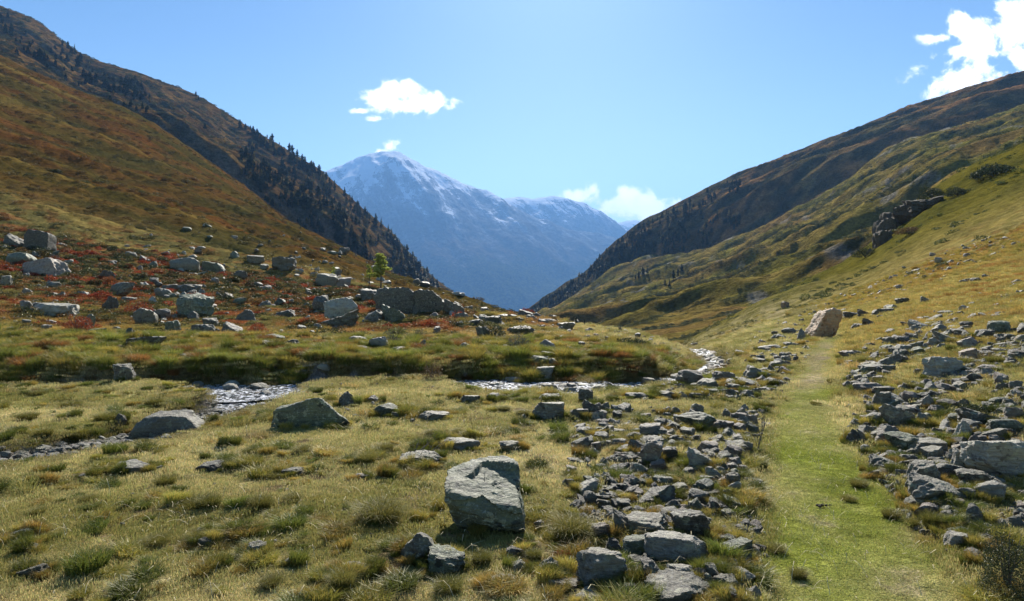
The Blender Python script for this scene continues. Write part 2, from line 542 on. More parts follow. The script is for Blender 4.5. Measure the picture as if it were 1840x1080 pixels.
# ------------------------------------------------------------------ the farther slopes, each a height field at its own distance
class Sheet:
    def __init__(s, cols, disp, du=8.0, n=300):
        us = sorted(cols)
        lo = math.log(min(c[0][0] for c in cols.values())); hi = math.log(max(c[-1][0] for c in cols.values()))
        s.lg = np.linspace(lo, hi, n)
        tab = []
        for u in us:
            d = np.log([p[0] for p in cols[u]]); v = np.array([p[1] for p in cols[u]], float)
            a = pchip(d, v[:, None], s.lg)[:, 0]
            e = np.exp(s.lg)
            z0 = -(v[0] - VH) * math.exp(d[0]); z1 = -(v[-1] - VH) * math.exp(d[-1])
            a = np.where(s.lg < d[0], v[0] + (d[0] - s.lg) * 60, a)
            a = np.where(s.lg > d[-1], v[-1] + (s.lg - d[-1]) * 200, a)
            tab.append(a)
        s.ug = np.arange(us[0], us[-1] + 1, du)
        s.tab = pchip(us, np.array(tab), s.ug)
        s.disp = disp
        s.us = us

    def z(s, x, y):
        u = 920 + F * x / y
        V = lookup(s.tab, s.ug, s.lg, u, np.log(y))
        z = EYE - (V - VH) / F * y
        return z + s.disp(x, y, u)

    def mesh(s, name, u0, u1, du, d0, d1, nd, color):
        uc = np.arange(u0, u1 + 1, du); D = np.exp(np.linspace(math.log(d0), math.log(d1), nd))
        Uc, Dc = np.meshgrid(uc, D, indexing='ij')
        x = (Uc - 920) / F * Dc
        z = s.z(x, Dc)
        P = np.stack([x, Dc, z], -1).reshape(-1, 3)
        n, m = x.shape
        i = np.arange(n * m).reshape(n, m)
        f = np.stack([i[:-1, :-1], i[1:, :-1], i[1:, 1:], i[:-1, 1:]], -1).reshape(-1, 4)
        me = mesh_np(name, P, f)
        # slope for the colouring
        gx = np.gradient(z, axis=1) / np.gradient(Dc, axis=1)
        col = color(P[:, 0], P[:, 1], P[:, 2], gx.ravel())
        col_attr(me, 'veg', col)
        return me

    def pick(s, u, v, d0, d1, n=500):
        D = np.exp(np.linspace(math.log(d0), math.log(d1), n))
        x = (u - 920) / F * D
        z = s.z(x, D)
        hit = z >= EYE - (v - VH) / F * D
        if not hit.any():
            k = int(np.argmax((z - EYE) / D))
        else:
            k = int(np.argmax(hit))
        return float(x[k]), float(D[k]), float(z[k])


# left spur with the stone pines
def ls_disp(x, y, u):
    env = sstep(y, 560, 700)
    g = ridged((y + .3 * x) / 105, (x - y * .2) / 420, 4, 201) - .45
    return env * (1 - .75 * sstep(y, 1100, 1280)) * (g * 26 + fbm(x / 60, y / 60, 5, 202) * 10 + ridged(y / 45, x / 90, 3, 203) * 5)

LS = {-300: [(500, 120), (800, 20), (1100, -60), (1300, -100), (1800, 60)],
      0: [(500, 190), (700, 105), (900, 75), (1150, 45), (1300, 12), (1700, 120)],
      60: [(500, 210), (700, 140), (900, 105), (1150, 68), (1300, 36), (1700, 150)],
      150: [(500, 260), (700, 200), (900, 160), (1150, 125), (1300, 100), (1700, 200)],
      250: [(500, 330), (700, 262), (730, 215), (950, 185), (1150, 160), (1300, 130), (1700, 240)],
      350: [(500, 390), (690, 325), (735, 262), (950, 235), (1150, 205), (1300, 172), (1700, 290)],
      420: [(500, 430), (690, 375), (735, 300), (950, 272), (1150, 245), (1300, 213), (1700, 330)],
      500: [(500, 480), (690, 425), (735, 350), (950, 320), (1150, 295), (1300, 262), (1700, 380)],
      580: [(500, 540), (690, 480), (735, 402), (950, 370), (1150, 345), (1300, 312), (1700, 430)],
      650: [(500, 590), (690, 525), (735, 452), (950, 425), (1150, 405), (1300, 375), (1700, 500)],
      700: [(500, 620), (700, 545), (900, 490), (1150, 442), (1300, 415), (1700, 550)],
      760: [(500, 650), (700, 570), (900, 530), (1150, 500), (1300, 484), (1700, 600)],
      820: [(500, 680), (700, 600), (900, 562), (1150, 540), (1300, 530), (1700, 640)],
      900: [(500, 700), (700, 640), (900, 605), (1150, 585), (1300, 578), (1700, 680)],
      980: [(500, 750), (700, 690), (900, 650), (1150, 635), (1300, 630), (1700, 700)]}
left_spur = Sheet(LS, ls_disp)


def ls_color(x, y, z, s):
    a = fbm(x / 60, y / 60, 5, 210); b = fbm(x / 22, y / 22, 4, 211)
    c = lerp(C(.12, .068, .026) + 0 * x[:, None], C(.20, .12, .04), np.clip(.4 + a * 1.8, 0, 1))
    c = lerp(c, C(.05, .055, .03), np.clip(.22 + b * 2.4 + sstep(s, .6, 1.2) * .4, 0, 1) * .8)
    return lerp(c, C(.16, .15, .14), sstep(s, .9, 1.5) * .5)


slm = left_spur.mesh('left_spur', -300, 980, 4, 505, 1690, 250, ls_color)

# middle of the right side: green hummocky slope under the shaded spur
def mr_disp(x, y, u):
    env = sstep(y, 200, 330)
    g = ridged((y + .22 * x) / 95, (x + y * .1) / 380, 4, 221) - .45
    return env * (g * 24 + fbm(x / 60, y / 45, 5, 222) * 6) + fbm(x / 16, y / 16, 3, 223) * 1.6

MR = {900: [(120, 700), (250, 650), (500, 618), (900, 604), (1250, 596), (1700, 700)],
      940: [(120, 660), (250, 630), (500, 600), (900, 584), (1250, 577), (1700, 680)],
      975: [(120, 650), (250, 622), (500, 592), (900, 573), (1250, 563), (1700, 670)],
      1033: [(120, 640), (250, 612), (500, 577), (900, 548), (1250, 527), (1700, 650)],
      1107: [(120, 632), (250, 605), (500, 560), (900, 514), (1200, 488), (1700, 620)],
      1177: [(120, 628), (250, 590), (500, 540), (850, 490), (1150, 466), (1600, 600)],
      1240: [(120, 622), (250, 575), (500, 520), (800, 478), (1050, 458), (1500, 570)],
      1300: [(120, 605), (250, 560), (480, 505), (750, 465), (950, 446), (1400, 550)],
      1370: [(140, 595), (250, 545), (450, 485), (700, 440), (900, 420), (1350, 530)],
      1430: [(160, 580), (250, 530), (430, 465), (650, 418), (850, 391), (1300, 500)],
      1490: [(180, 545), (280, 490), (430, 435), (650, 385), (850, 357), (1300, 470)],
      1602: [(230, 470), (330, 410), (480, 355), (650, 315), (850, 276), (1300, 400)],
      1694: [(260, 390), (360, 340), (480, 302), (650, 272), (850, 243), (1300, 360)],
      1770: [(300, 340), (400, 300), (500, 272), (650, 245), (850, 222), (1300, 330)],
      1840: [(300, 320), (400, 270), (500, 240), (650, 218), (850, 200), (1300, 300)],
      2100: [(300, 260), (400, 200), (500, 170), (650, 140), (850, 120), (1300, 200)],
      2700: [(300, 160), (400, 80), (500, 30), (650, -20), (850, -60), (1300, 60)]}
mid_right = Sheet(MR, mr_disp)


def mr_color(x, y, z, s):
    a = fbm(x / 45, y / 45, 5, 230); b = fbm(x / 14, y / 14, 4, 231); k = fbm(x / 80, (y + .22 * x) / 20, 5, 232)
    c = lerp(C(.18, .16, .038) + 0 * x[:, None], C(.25, .18, .055), np.clip(.4 + a * 1.8, 0, 1))
    c = lerp(c, C(.24, .14, .06), sstep(fbm(x / 90, y / 90, 4, 233), .08, .35) * .55)
    c = lerp(c, C(.06, .07, .035), np.clip(sstep(k + b * .6, .05, .3), 0, 1) * .8)
    return lerp(c, C(.26, .25, .24), sstep(fbm(x / 25, y / 60, 4, 234), .28, .42) * .7)


smm = mid_right.mesh('mid', 900, 2700, 4, 122, 1290, 260, mr_color)

# right spur behind, steep and mostly turned from the sun
def rs_disp(x, y, u):
    env = sstep(y, 940, 1060)
    g = ridged((y + .3 * x) / 130, (x - y * .15) / 620, 4, 241) - .45
    return env * (1 - .6 * sstep(y, 1350, 1500)) * (g * 30 + fbm(x / 110, y / 60, 5, 242) * 8)

RS = {860: [(900, 720), (1300, 650), (1500, 640), (2100, 700)],
      940: [(900, 640), (1200, 592), (1400, 572), (2000, 640)],
      1000: [(900, 620), (1200, 560), (1400, 524), (2000, 600)],
      1050: [(900, 600), (1200, 535), (1420, 492), (2000, 580)],
      1100: [(900, 580), (1180, 520), (1262, 462), (1430, 442), (2000, 550)],
      1150: [(900, 565), (1160, 510), (1250, 432), (1450, 404), (2000, 530)],
      1200: [(900, 545), (1120, 485), (1220, 408), (1480, 379), (2000, 500)],
      1250: [(900, 530), (1100, 470), (1208, 385), (1500, 351), (2050, 480)],
      1300: [(900, 510), (1060, 456), (1172, 365), (1500, 326), (2050, 460)],
      1400: [(900, 470), (1020, 415), (1132, 325), (1500, 287), (2050, 430)],
      1500: [(900, 420), (980, 362), (1085, 280), (1500, 248), (2050, 390)],
      1600: [(900, 340), (980, 292), (1062, 240), (1500, 211), (2050, 360)],
      1700: [(900, 290), (980, 252), (1052, 205), (1500, 174), (2050, 320)],
      1770: [(900, 260), (980, 226), (1050, 180), (1500, 152), (2050, 300)],
      1840: [(900, 240), (980, 206), (1050, 162), (1500, 136), (2050, 280)],
      2100: [(900, 160), (980, 120), (1130, 90), (1500, 60), (2050, 200)],
      2700: [(900, 20), (980, -10), (1130, -60), (1500, -100), (2050, 40)]}
right_spur = Sheet(RS, rs_disp)


def rs_color(x, y, z, s):
    a = fbm(x / 90, y / 90, 5, 250); k = fbm((y + .3 * x) / 38, (x - y * .15) / 260, 5, 251)
    c = lerp(C(.13, .10, .042) + 0 * x[:, None], C(.36, .18, .065), np.clip(.45 + k * 2.2, 0, 1))
    c = lerp(c, C(.20, .17, .07), sstep(a, .05, .35) * .5)
    u = 920 + F * x / y
    woods = (1 - sstep(u, 1180, 1420))
    c = lerp(c, C(.045, .05, .03), np.clip(sstep(fbm(x / 30, y / 30, 4, 252), -.15 - woods * .3, .25 - woods * .3), 0, 1) * .75)
    return c


srm = right_spur.mesh('right', 860, 2700, 4, 905, 2040, 220, rs_color)

SLOPE = ground_material()
for nm, me, lab in (('left_mountain_spur', slm, None), ('right_middle_slope', smm, None), ('right_mountain_spur', srm, None)):
    o = add_obj(nm, me, None); tag(o, kind='structure')

def slope_material(name, fine, lo=.6, hi=1.3):
    m, t, b = new_mat(name)
    at = t.node('ShaderNodeAttribute', attribute_name='veg').outputs['Color']
    pos = t.node('ShaderNodeNewGeometry').outputs['Position']
    n1 = t.noise(pos, fine, 8, .72)
    n2 = t.noise(pos, fine * 6, 4, .6)
    c = t.mix(1.0, at, t.mix(t.ramp(n1, .36, .64), (lo, lo, lo * .97), (hi, hi * .98, hi * .92)), 'MULTIPLY')
    c = t.mix(1.0, c, t.mix(t.ramp(n2, .35, .65), (.75, .75, .72), (1.2, 1.2, 1.2)), 'MULTIPLY')
    t.put(b.inputs['Base Color'], c)
    b.inputs['Roughness'].default_value = .95
    b.inputs['Specular IOR Level'].default_value = 0
    t.put(b.inputs['Normal'], t.bump(t.math('ADD', n1, t.math('MULTIPLY', n2, .3)), 1.0, .6 / fine))
    return m

slm.materials.append(slope_material('left_spur_mat', .07))
smm.materials.append(slope_material('mid_slope_mat', .10))
srm.materials.append(slope_material('right_spur_mat', .05))

# snowy mountains closing the valley
KM = 1.6      # how much farther the closing mountains stand than their drawing below
def mt_disp(x, y, u):
    x = x / KM; y = y / KM
    h = sstep(y, 4300, 5400)
    px, py = (700 - 920) / F * 8000, 8000
    # buttress running down from the summit toward the viewer and to the right
    d, e = polyinfo(x, y, [((700 - 920) / F * 8000, 8000, 1), ((712 - 920) / F * 7300, 7300, 1), ((770 - 920) / F * 6500, 6500, .8), ((880 - 920) / F * 5600, 5600, .4), ((960 - 920) / F * 4900, 4900, 0)])
    b = np.exp(-(d / 360) ** 2) * e[..., 0] * 190
    d2, e2 = polyinfo(x, y, [((900 - 920) / F * 8000, 8000, .6), ((930 - 920) / F * 7000, 7000, .8), ((1000 - 920) / F * 6000, 6000, .6), ((1080 - 920) / F * 5000, 5000, 0)])
    b2 = np.exp(-(d2 / 300) ** 2) * e2[..., 0] * 110
    g = ridged((x * .8 + y * .35) / 520, (y - x * .3) / 1900, 5, 261) - .45
    g2 = fbm(x / 300, y / 420, 6, 262)
    return KM * h * (b * (1 - .85 * sstep(y, 7200, 8000)) + b2 + g * 100 * (1 - .6 * sstep(y, 7400, 8000)) + g2 * 55)

MT = {480: [(4300, 720), (5200, 560), (6300, 460), (7200, 375), (8000, 330), (10500, 450)],
      590: [(4300, 700), (5200, 545), (6300, 440), (7200, 350), (8000, 305), (10500, 430)],
      640: [(4300, 700), (5200, 545), (6300, 430), (7200, 335), (8000, 286), (10500, 420)],
      700: [(4300, 700), (5200, 545), (6300, 425), (7200, 325), (8000, 276), (10500, 420)],
      745: [(4300, 700), (5200, 545), (6300, 430), (7200, 335), (8000, 292), (10500, 420)],
      790: [(4300, 700), (5200, 545), (6300, 440), (7200, 352), (8000, 311), (10500, 430)],
      860: [(4300, 700), (5200, 545), (6300, 455), (7200, 380), (8000, 343), (10500, 450)],
      900: [(4300, 700), (5200, 545), (6300, 460), (7200, 397), (8000, 366), (10500, 460)],
      940: [(4300, 700), (5200, 545), (6300, 470), (7200, 410), (8000, 385), (10500, 470)],
      1000: [(4300, 700), (5200, 550), (6300, 485), (7200, 430), (8000, 405), (10500, 480)],
      1090: [(4300, 700), (5200, 560), (6300, 500), (7200, 450), (8000, 425), (10500, 500)],
      1150: [(4300, 700), (5200, 570), (6300, 515), (7200, 470), (8000, 440), (10500, 510)],
      1400: [(4300, 720), (5200, 590), (6300, 540), (7200, 500), (8000, 480), (10500, 540)]}
def farther(cols): return {u: [(d * KM, v) for d, v in c] for u, c in cols.items()}
mount = Sheet(farther(MT), mt_disp)
M2 = {700: [(7500, 520), (9500, 440), (12000, 480)],
      860: [(7500, 500), (8600, 420), (9500, 370), (12000, 420)],
      900: [(7500, 500), (8600, 410), (9500, 359), (12000, 420)],
      940: [(7500, 500), (8600, 405), (9500, 355), (12000, 420)],
      990: [(7500, 500), (8600, 405), (9500, 353), (12000, 420)],
      1040: [(7500, 510), (8600, 415), (9500, 363), (12000, 430)],
      1090: [(7500, 520), (8600, 440), (9500, 388), (12000, 450)],
      1130: [(7500, 530), (8600, 460), (9500, 416), (12000, 470)],
      1180: [(7500, 540), (8600, 480), (9500, 446), (12000, 490)],
      1400: [(7500, 560), (8600, 530), (9500, 510), (12000, 530)]}
mount2 = Sheet(farther(M2), lambda x, y, u: KM * sstep(y / KM, 7500, 8300) * ((ridged(x / 670, (y + x * .3) / 2400, 5, 271) - .45) * 50 + fbm(x / 380, y / 480, 5, 272) * 30))
M3 = {1000: [(10500, 480), (12500, 430), (14500, 500)], 1110: [(10500, 480), (12500, 402), (14500, 460)], 1135: [(10500, 480), (12500, 396), (14500, 460)],
      1165: [(10500, 480), (12500, 401), (14500, 460)], 1220: [(10500, 480), (12500, 390), (14500, 460)], 1500: [(10500, 480), (12500, 410), (14500, 460)]}
mount3 = Sheet(farther(M3), lambda x, y, u: (ridged(x / 800, y / 1400, 4, 281) - .45) * 90)


def mountain_material():
    m, t, b = new_mat('snow_mountain_mat')
    geo = t.node('ShaderNodeNewGeometry')
    pos = t.scale(geo.outputs['Position'], 1 / KM)
    sp = t.node('ShaderNodeSeparateXYZ'); t.l.new(pos, sp.inputs[0])
    sn = t.node('ShaderNodeSeparateXYZ'); t.l.new(geo.outputs['Normal'], sn.inputs[0])
    sc = t.vmath('MULTIPLY', pos, (1, .45, 1.0))
    n1 = t.noise(sc, .0035, 10, .68, .2)
    n2 = t.noise(pos, .022, 6, .7)
    n3 = t.noise(t.vmath('MULTIPLY', pos, (1, 1, .35)), .05, 3, .6)
    hgt = t.math('ADD', sp.outputs[2], t.math('MULTIPLY', t.math('SUBTRACT', n1, .5), 1500.0))
    hgt = t.math('ADD', hgt, t.math('MULTIPLY', t.math('SUBTRACT', n2, .5), 800.0))
    hgt = t.math('ADD', hgt, t.math('MULTIPLY', t.math('SUBTRACT', sn.outputs[2], .85), 900.0))
    acr = t.math('ADD', t.math('MULTIPLY', sp.outputs[0], .88), t.math('MULTIPLY', sp.outputs[1], .47))
    alo = t.math('ADD', t.math('MULTIPLY', sp.outputs[0], .47), t.math('MULTIPLY', sp.outputs[1], -.88))
    cv = t.node('ShaderNodeCombineXYZ'); t.l.new(acr, cv.inputs[0]); t.l.new(t.math('MULTIPLY', alo, .16), cv.inputs[1])
    n4 = t.noise(cv.outputs[0], .0075, 6, .66, .3)
    hgt = t.math('ADD', hgt, t.math('MULTIPLY', t.math('SUBTRACT', n4, .5), 2000.0))
    snow = t.math('ADD', t.math('MULTIPLY', t.ramp(hgt, 1020, 1180), .78), t.math('MULTIPLY', t.ramp(hgt, 600, 1150), .22))
    alp = t.mix(t.ramp(n2, .35, .65), (.05, .04, .028), (.10, .078, .048))
    wood = t.mix(t.ramp(n3, .38, .66), (.010, .018, .011), (.065, .07, .02))
    tree = t.math('ADD', sp.outputs[2], t.math('MULTIPLY', t.math('SUBTRACT', n1, .5), 500.0))
    tree = t.math('ADD', tree, t.math('MULTIPLY', t.math('SUBTRACT', n2, .5), 260.0))
    low = t.mix(t.ramp(tree, 230, 330), wood, alp)
    rock = t.mix(t.ramp(n2, .4, .6), (.06, .056, .052), (.14, .135, .125))
    low = t.mix(t.ramp(hgt, 350, 700), low, rock)
    c = t.mix(snow, low, (.84, .86, .9))
    t.put(b.inputs['Base Color'], c)
    b.inputs['Specular IOR Level'].default_value = 0
    t.put(b.inputs['Normal'], t.bump(t.math('ADD', n1, t.math('MULTIPLY', n2, .25)), 1.0, 180.0))
    return m


MM = mountain_material()
def one(x, y, z, s): return np.ones((len(x), 3)) * .3
for nm, sh, a in (('snowy_mountain', mount, (480, 1400, 2.5, 4310 * KM, 10400 * KM, 300)), ('rounded_snowy_mountain', mount2, (700, 1400, 4, 7510 * KM, 11900 * KM, 120)),
                  ('distant_mountain_ridge', mount3, (1000, 1500, 6, 10510 * KM, 14400 * KM, 60))):
    me = sh.mesh(nm, *a, one); o = add_obj(nm, me, MM); tag(o, kind='structure')

# ground under everything out to the horizon, below the valley
bm = bmesh.new()
for x, y in ((-18000, -60), (18000, -60), (18000, 23800), (-18000, 23800)): bm.verts.new((x, y, -1300))
bm.faces.new(bm.verts)
me = bpy.data.meshes.new('terrain_base'); bm.to_mesh(me); bm.free()
mb, tb, bb = new_mat('valley_floor_mat'); bb.inputs['Base Color'].default_value = (.06, .07, .03, 1)
o = add_obj('valley_floor', me, mb); tag(o, kind='structure')

# haze: one closed box round camera and scene
bm = bmesh.new(); bmesh.ops.create_cube(bm, size=1.0)
me = bpy.data.meshes.new('haze'); bm.to_mesh(me); bm.free()
hz = bpy.data.materials.new('haze_mat'); hz.use_nodes = True
t = NT(hz.node_tree); t.n.clear()
pvn = t.node('ShaderNodeVolumePrincipled')
pvn.inputs['Color'].default_value = (.225, .48, .92, 1)
pvn.inputs['Density'].default_value = 6.0e-5
pvn.inputs['Anisotropy'].default_value = .15
t.l.new(pvn.outputs[0], t.node('ShaderNodeOutputMaterial').inputs['Volume'])
o = add_obj('haze', me, hz)
o.scale = (37000, 24400, 4301); o.location = (0, 11900, -1301 + 2150.5)
tag(o, kind='stuff', label='pale blue haze lying in the valley air')

# ------------------------------------------------------------------ water of the brook
def build_water():
    P = []; Fc = []
    def strip(pts, step, wk):
        pts = np.array(pts, float)
        seg = np.r_[0, np.cumsum(np.hypot(np.diff(pts[:, 0]), np.diff(pts[:, 1])))]
        s = np.arange(0, seg[-1], step)
        q = pchip(seg, pts, s)
        tx = np.gradient(q[:, 0]); ty = np.gradient(q[:, 1]); L = np.hypot(tx, ty)
        nx, ny = -ty / L, tx / L
        K = 15
        base = len(P) and sum(len(a) for a in P)
        a = np.linspace(-1, 1, K)[None, :]
        hw = (q[:, 3] + .15)[:, None] * wk
        x = q[:, 0][:, None] + nx[:, None] * hw * a; y = q[:, 1][:, None] + ny[:, None] * hw * a
        drop = np.clip(-np.gradient(q[:, 2]) / step, 0, .2)[:, None]
        z = q[:, 2][:, None] + fbm(x / .35, y / .35, 3, 301) * (.02 + drop * .5) + 0.0
        P.append(np.stack([x, y, z], -1).reshape(-1, 3))
        i = np.arange(len(s) * K).reshape(len(s), K) + base
        Fc.append(np.stack([i[:-1, :-1], i[1:, :-1], i[1:, 1:], i[:-1, 1:]], -1).reshape(-1, 4))
        return len(s) * K
    strip(MAIN, .08, 1.0)
    strip([(p[0], p[1], p[2] - .035, p[3]) for p in SIDE[:4]], .08, .8)
    return mesh_np('brook_water', np.concatenate(P), np.concatenate(Fc))

wm, t, b = new_mat('water_mat')
pos = t.node('ShaderNodeNewGeometry').outputs['Position']
sp = t.node('ShaderNodeSeparateXYZ'); t.l.new(pos, sp.inputs[0])
wn = t.noise(t.vmath('MULTIPLY', pos, (1, 1.4, 1)), 5.0, 5, .62)
wf = t.noise(pos, 11.0, 5, .7)
cas = t.ramp(sp.outputs[2], -.42, -.62)
foam_glint = t.ramp(t.math('ADD', wf, t.math('MULTIPLY', cas, .16)), .49, .57)  # white patches: cascade foam, plus sun glints painted into the water colour
t.put(b.inputs['Base Color'], t.mix(foam_glint, (.045, .05, .045), (.85, .87, .9)))
t.put(b.inputs['Roughness'], t.math('ADD', .08, t.math('MULTIPLY', foam_glint, .4)))
b.inputs['Specular IOR Level'].default_value = .6
b.inputs['IOR'].default_value = 1.33
t.put(b.inputs['Normal'], t.bump(t.math('ADD', wn, t.math('MULTIPLY', wf, .5)), 1.0, .16))
tag(add_obj('brook_water', build_water(), wm), kind='structure')

# ------------------------------------------------------------------ rocks
def ico(n):
    bm = bmesh.new(); bmesh.ops.create_icosphere(bm, subdivisions=n, radius=1)
    v = np.array([x.co[:] for x in bm.verts]); f = np.array([[q.index for q in p.verts] for p in bm.faces]); bm.free()
    return v / np.linalg.norm(v, axis=1)[:, None], f
ICO = {n: ico(n) for n in (2, 3, 4, 5, 6)}


def rock_planes(kind, rs):
    pl = []
    def add(n, d):
        n = np.array(n, float); n /= np.linalg.norm(n); pl.append((n, d))
    j = lambda s=.22: rs.uniform(-s, s)
    if kind == 'block':
        for ax in range(3):
            for sg in (-1, 1):
                n = [j(), j(), j()]; n[ax] = sg; add(n, rs.uniform(.72, .95))
        for _ in range(9): add(rs.normal(size=3), rs.uniform(.84, 1.1))
    elif kind == 'slab':
        add((j(.12), j(.12), 1), .34); add((j(.1), j(.1), -1), .4)
        k = rs.integers(5, 8); ph = rs.uniform(0, 6)
        for i in range(k): add((math.cos(ph + i * 6.283 / k + j(.3)), math.sin(ph + i * 6.283 / k + j(.3)), j(.45)), rs.uniform(.7, 1.0))
        for _ in range(4):
            a = rs.uniform(0, 6.28); add((math.cos(a), math.sin(a), rs.uniform(.6, 1.6)), rs.uniform(.52, .68))
    elif kind == 'round':
        for _ in range(22): add(rs.normal(size=3), rs.uniform(.82, 1.0))
    elif kind == 'wedge':
        add((rs.choice([-1, 1]) * rs.uniform(.5, .8), j(.3), 1), .45); add((0, 0, -1), .6)
        for sg in (-1, 1): add((sg, j(), j()), rs.uniform(.8, 1)); add((j(), sg, j(.5)), rs.uniform(.65, .85))
        for _ in range(4): add(rs.normal(size=3), rs.uniform(.8, 1.0))
    else:  # peaked
        k = rs.integers(5, 7); ph = rs.uniform(0, 6)
        for i in range(k): add((math.cos(ph + i * 6.283 / k + j(.4)), math.sin(ph + i * 6.283 / k + j(.4)), rs.uniform(.0, .9)), rs.uniform(.5, .8))
        add((0, 0, -1), .5); add((j(.6), j(.6), 1), rs.uniform(.55, .75))
        for _ in range(6): add(rs.normal(size=3), rs.uniform(.68, .9))
    return pl


def shape_rock(planes, lod, rs, rough=.05, strata=.03, keep=False, kk=26.0):
    d, f = ICO[lod]
    N = np.array([p[0] for p in planes]); dd = np.array([p[1] for p in planes])
    dots = d @ N.T
    inv = np.where(dots > 1e-3, dots / dd, 0)
    r = 1 / (np.sum(np.maximum(inv, 1e-4) ** kk, axis=1) ** (1 / kk))      # soft intersection of half spaces
    p = d * r[:, None]
    off = rs.uniform(-50, 50, 3)
    bn = np.array([rs.uniform(-.4, .4), rs.uniform(-.4, .4), 1.0]); bn /= np.linalg.norm(bn)
    size = np.ptp(p, axis=0).mean() / 2
    q = p / size
    lay = (q @ bn) * 5 + 1.2 * noise3(q * 1.3 + off, 3)
    st = noise3(np.stack([np.floor(lay) * 1.7 + off[0], np.zeros(len(q)), np.floor(lay) * .3], 1), 5)
    fr = lay - np.floor(lay)
    groove = -np.exp(-((fr - .04) / .09) ** 2)
    n = noise3(q * 1.6 + off, 7) * .9 + noise3(q * 3.4 + off, 8) * .5 + noise3(q * 8 + off, 9) * .28 + noise3(q * 17 + off, 10) * (.16 if lod > 3 else 0)
    ch = np.abs(noise3(q * 2.3 + off + 9, 11)) + .5 * np.abs(noise3(q * 5.1 + off, 12))
    m = 1 + rough * (n - 1.1 * ch + .35) + strata * (st * .6 + groove * .5)
    p = p * m[:, None]
    return p, f


def rock_mesh(name, kind, seed, lod=3, planes=None, unit=True, **kw):
    rs = np.random.default_rng(seed)
    p, f = shape_rock(planes or rock_planes(kind, rs), lod, rs, **kw)
    if unit:
        lo = p.min(0); hi = p.max(0)
        p = (p - (lo + hi) / 2) / (hi - lo); p[:, 2] += .5
    me = mesh_np(name, p, f, smooth=True)
    me.set_sharp_from_angle(angle=math.radians(38 if lod > 3 else 32))
    return me


def rock_material(name, base, lichen, amount, warm=.15, rough=.62):
    m, t, b = new_mat(name)
    geo = t.node('ShaderNodeNewGeometry'); pos = geo.outputs['Position']
    oi = t.node('ShaderNodeObjectInfo').outputs['Random']
    tcn = t.node('ShaderNodeTexCoord').outputs['Object']
    off = t.node('ShaderNodeCombineXYZ'); t.l.new(t.math('MULTIPLY', oi, 37.0), off.inputs[0]); t.l.new(t.math('MULTIPLY', oi, 11.0), off.inputs[1])
    oc = t.vmath('ADD', tcn, off.outputs[0])
    n1 = t.noise(pos, 5.0, 7, .68)
    n2 = t.noise(pos, 42.0, 5, .7)
    n3 = t.noise(t.vmath('MULTIPLY', oc, (1.5, 1.5, 11)), 1.6, 6, .65, .4)
    n4 = t.noise(pos, 1.2, 3, .5)
    c = t.mix(t.ramp(n3, .3, .7), tuple(x * .68 for x in base), tuple(x * 1.3 for x in base))
    c = t.mix(t.ramp(n1, .46 - amount * .2, .64), c, lichen)
    c = t.mix(t.math('MULTIPLY', t.ramp(n4, .55, .75), warm * 2), c, (.24, .15, .085))
    c = t.mix(t.ramp(n2, .56, .66), c, t.mix(.5, c, (.42, .43, .38)))
    c = t.mix(t.ramp(n2, .30, .42), (.05, .05, .045), c)
    n5 = t.noise(pos, 13.0, 4, .6)
    c = t.mix(t.ramp(n5, .575, .615), c, t.mix(.6, c, (.36, .36, .24)))
    n6 = t.noise(t.vmath('ADD', pos, (7, 3, 1)), 7.0, 4, .65)
    c = t.mix(t.ramp(n6, .58, .64), c, tuple(x * .5 for x in base))
    k = t.math('ADD', .72, t.math('MULTIPLY', oi, .55))
    c = t.mix(1.0, c, t.node('ShaderNodeCombineXYZ').outputs[0], 'MULTIPLY') if False else t.scale(c, k)
    t.put(b.inputs['Base Color'], c)
    b.inputs['Roughness'].default_value = rough
    b.inputs['Specular IOR Level'].default_value = .45
    h = t.math('ADD', t.math('MULTIPLY', n3, 1.0), t.math('ADD', t.math('MULTIPLY', n1, .7), t.math('MULTIPLY', n2, .25)))
    t.put(b.inputs['Normal'], t.bump(h, 1.0, .05))
    return m

RM = {'g': rock_material('rock_grey', (.165, .146, .108), (.21, .195, .125), .4, .25),
      'n': rock_material('rock_green', (.085, .092, .062), (.14, .155, .085), .7, .08),
      'p': rock_material('rock_pale', (.26, .238, .19), (.32, .30, .22), .4, .15),
      't': rock_material('rock_tan', (.20, .15, .11), (.27, .235, .18), .3, .3),
      'd': rock_material('rock_dark', (.098, .085, .064), (.14, .132, .088), .3, .15)}
TONE = {'g': 'grey', 'n': 'grey-green', 'p': 'pale grey', 't': 'brownish', 'd': 'dark grey'}
SHAPE = {'b': 'blocky', 's': 'flat slabby', 'r': 'rounded', 'w': 'wedge-shaped', 'p': 'pointed'}
KIND = {'b': 'block', 's': 'slab', 'r': 'round', 'w': 'wedge', 'p': 'peaked'}
LIB = {}
def lib(k, tone, var, lod):
    key = (k, tone, var, lod)
    if key not in LIB:
        g = (k, var, lod)
        if g not in LIB:
            LIB[g] = rock_mesh('rock', KIND[k], 1000 + var * 17 + ord(k) * 131, lod, rough=.12 if k != 'r' else .09, strata=.05, kk=40)
        me = LIB[g].copy(); me.materials.clear(); me.materials.append(RM[tone])
        LIB[key] = me
    return LIB[key]

ROCKS = []        # every countable rock: dict(u, v, w, h, kind, tone, obj, label)


def v_up(vb): return vb < 622


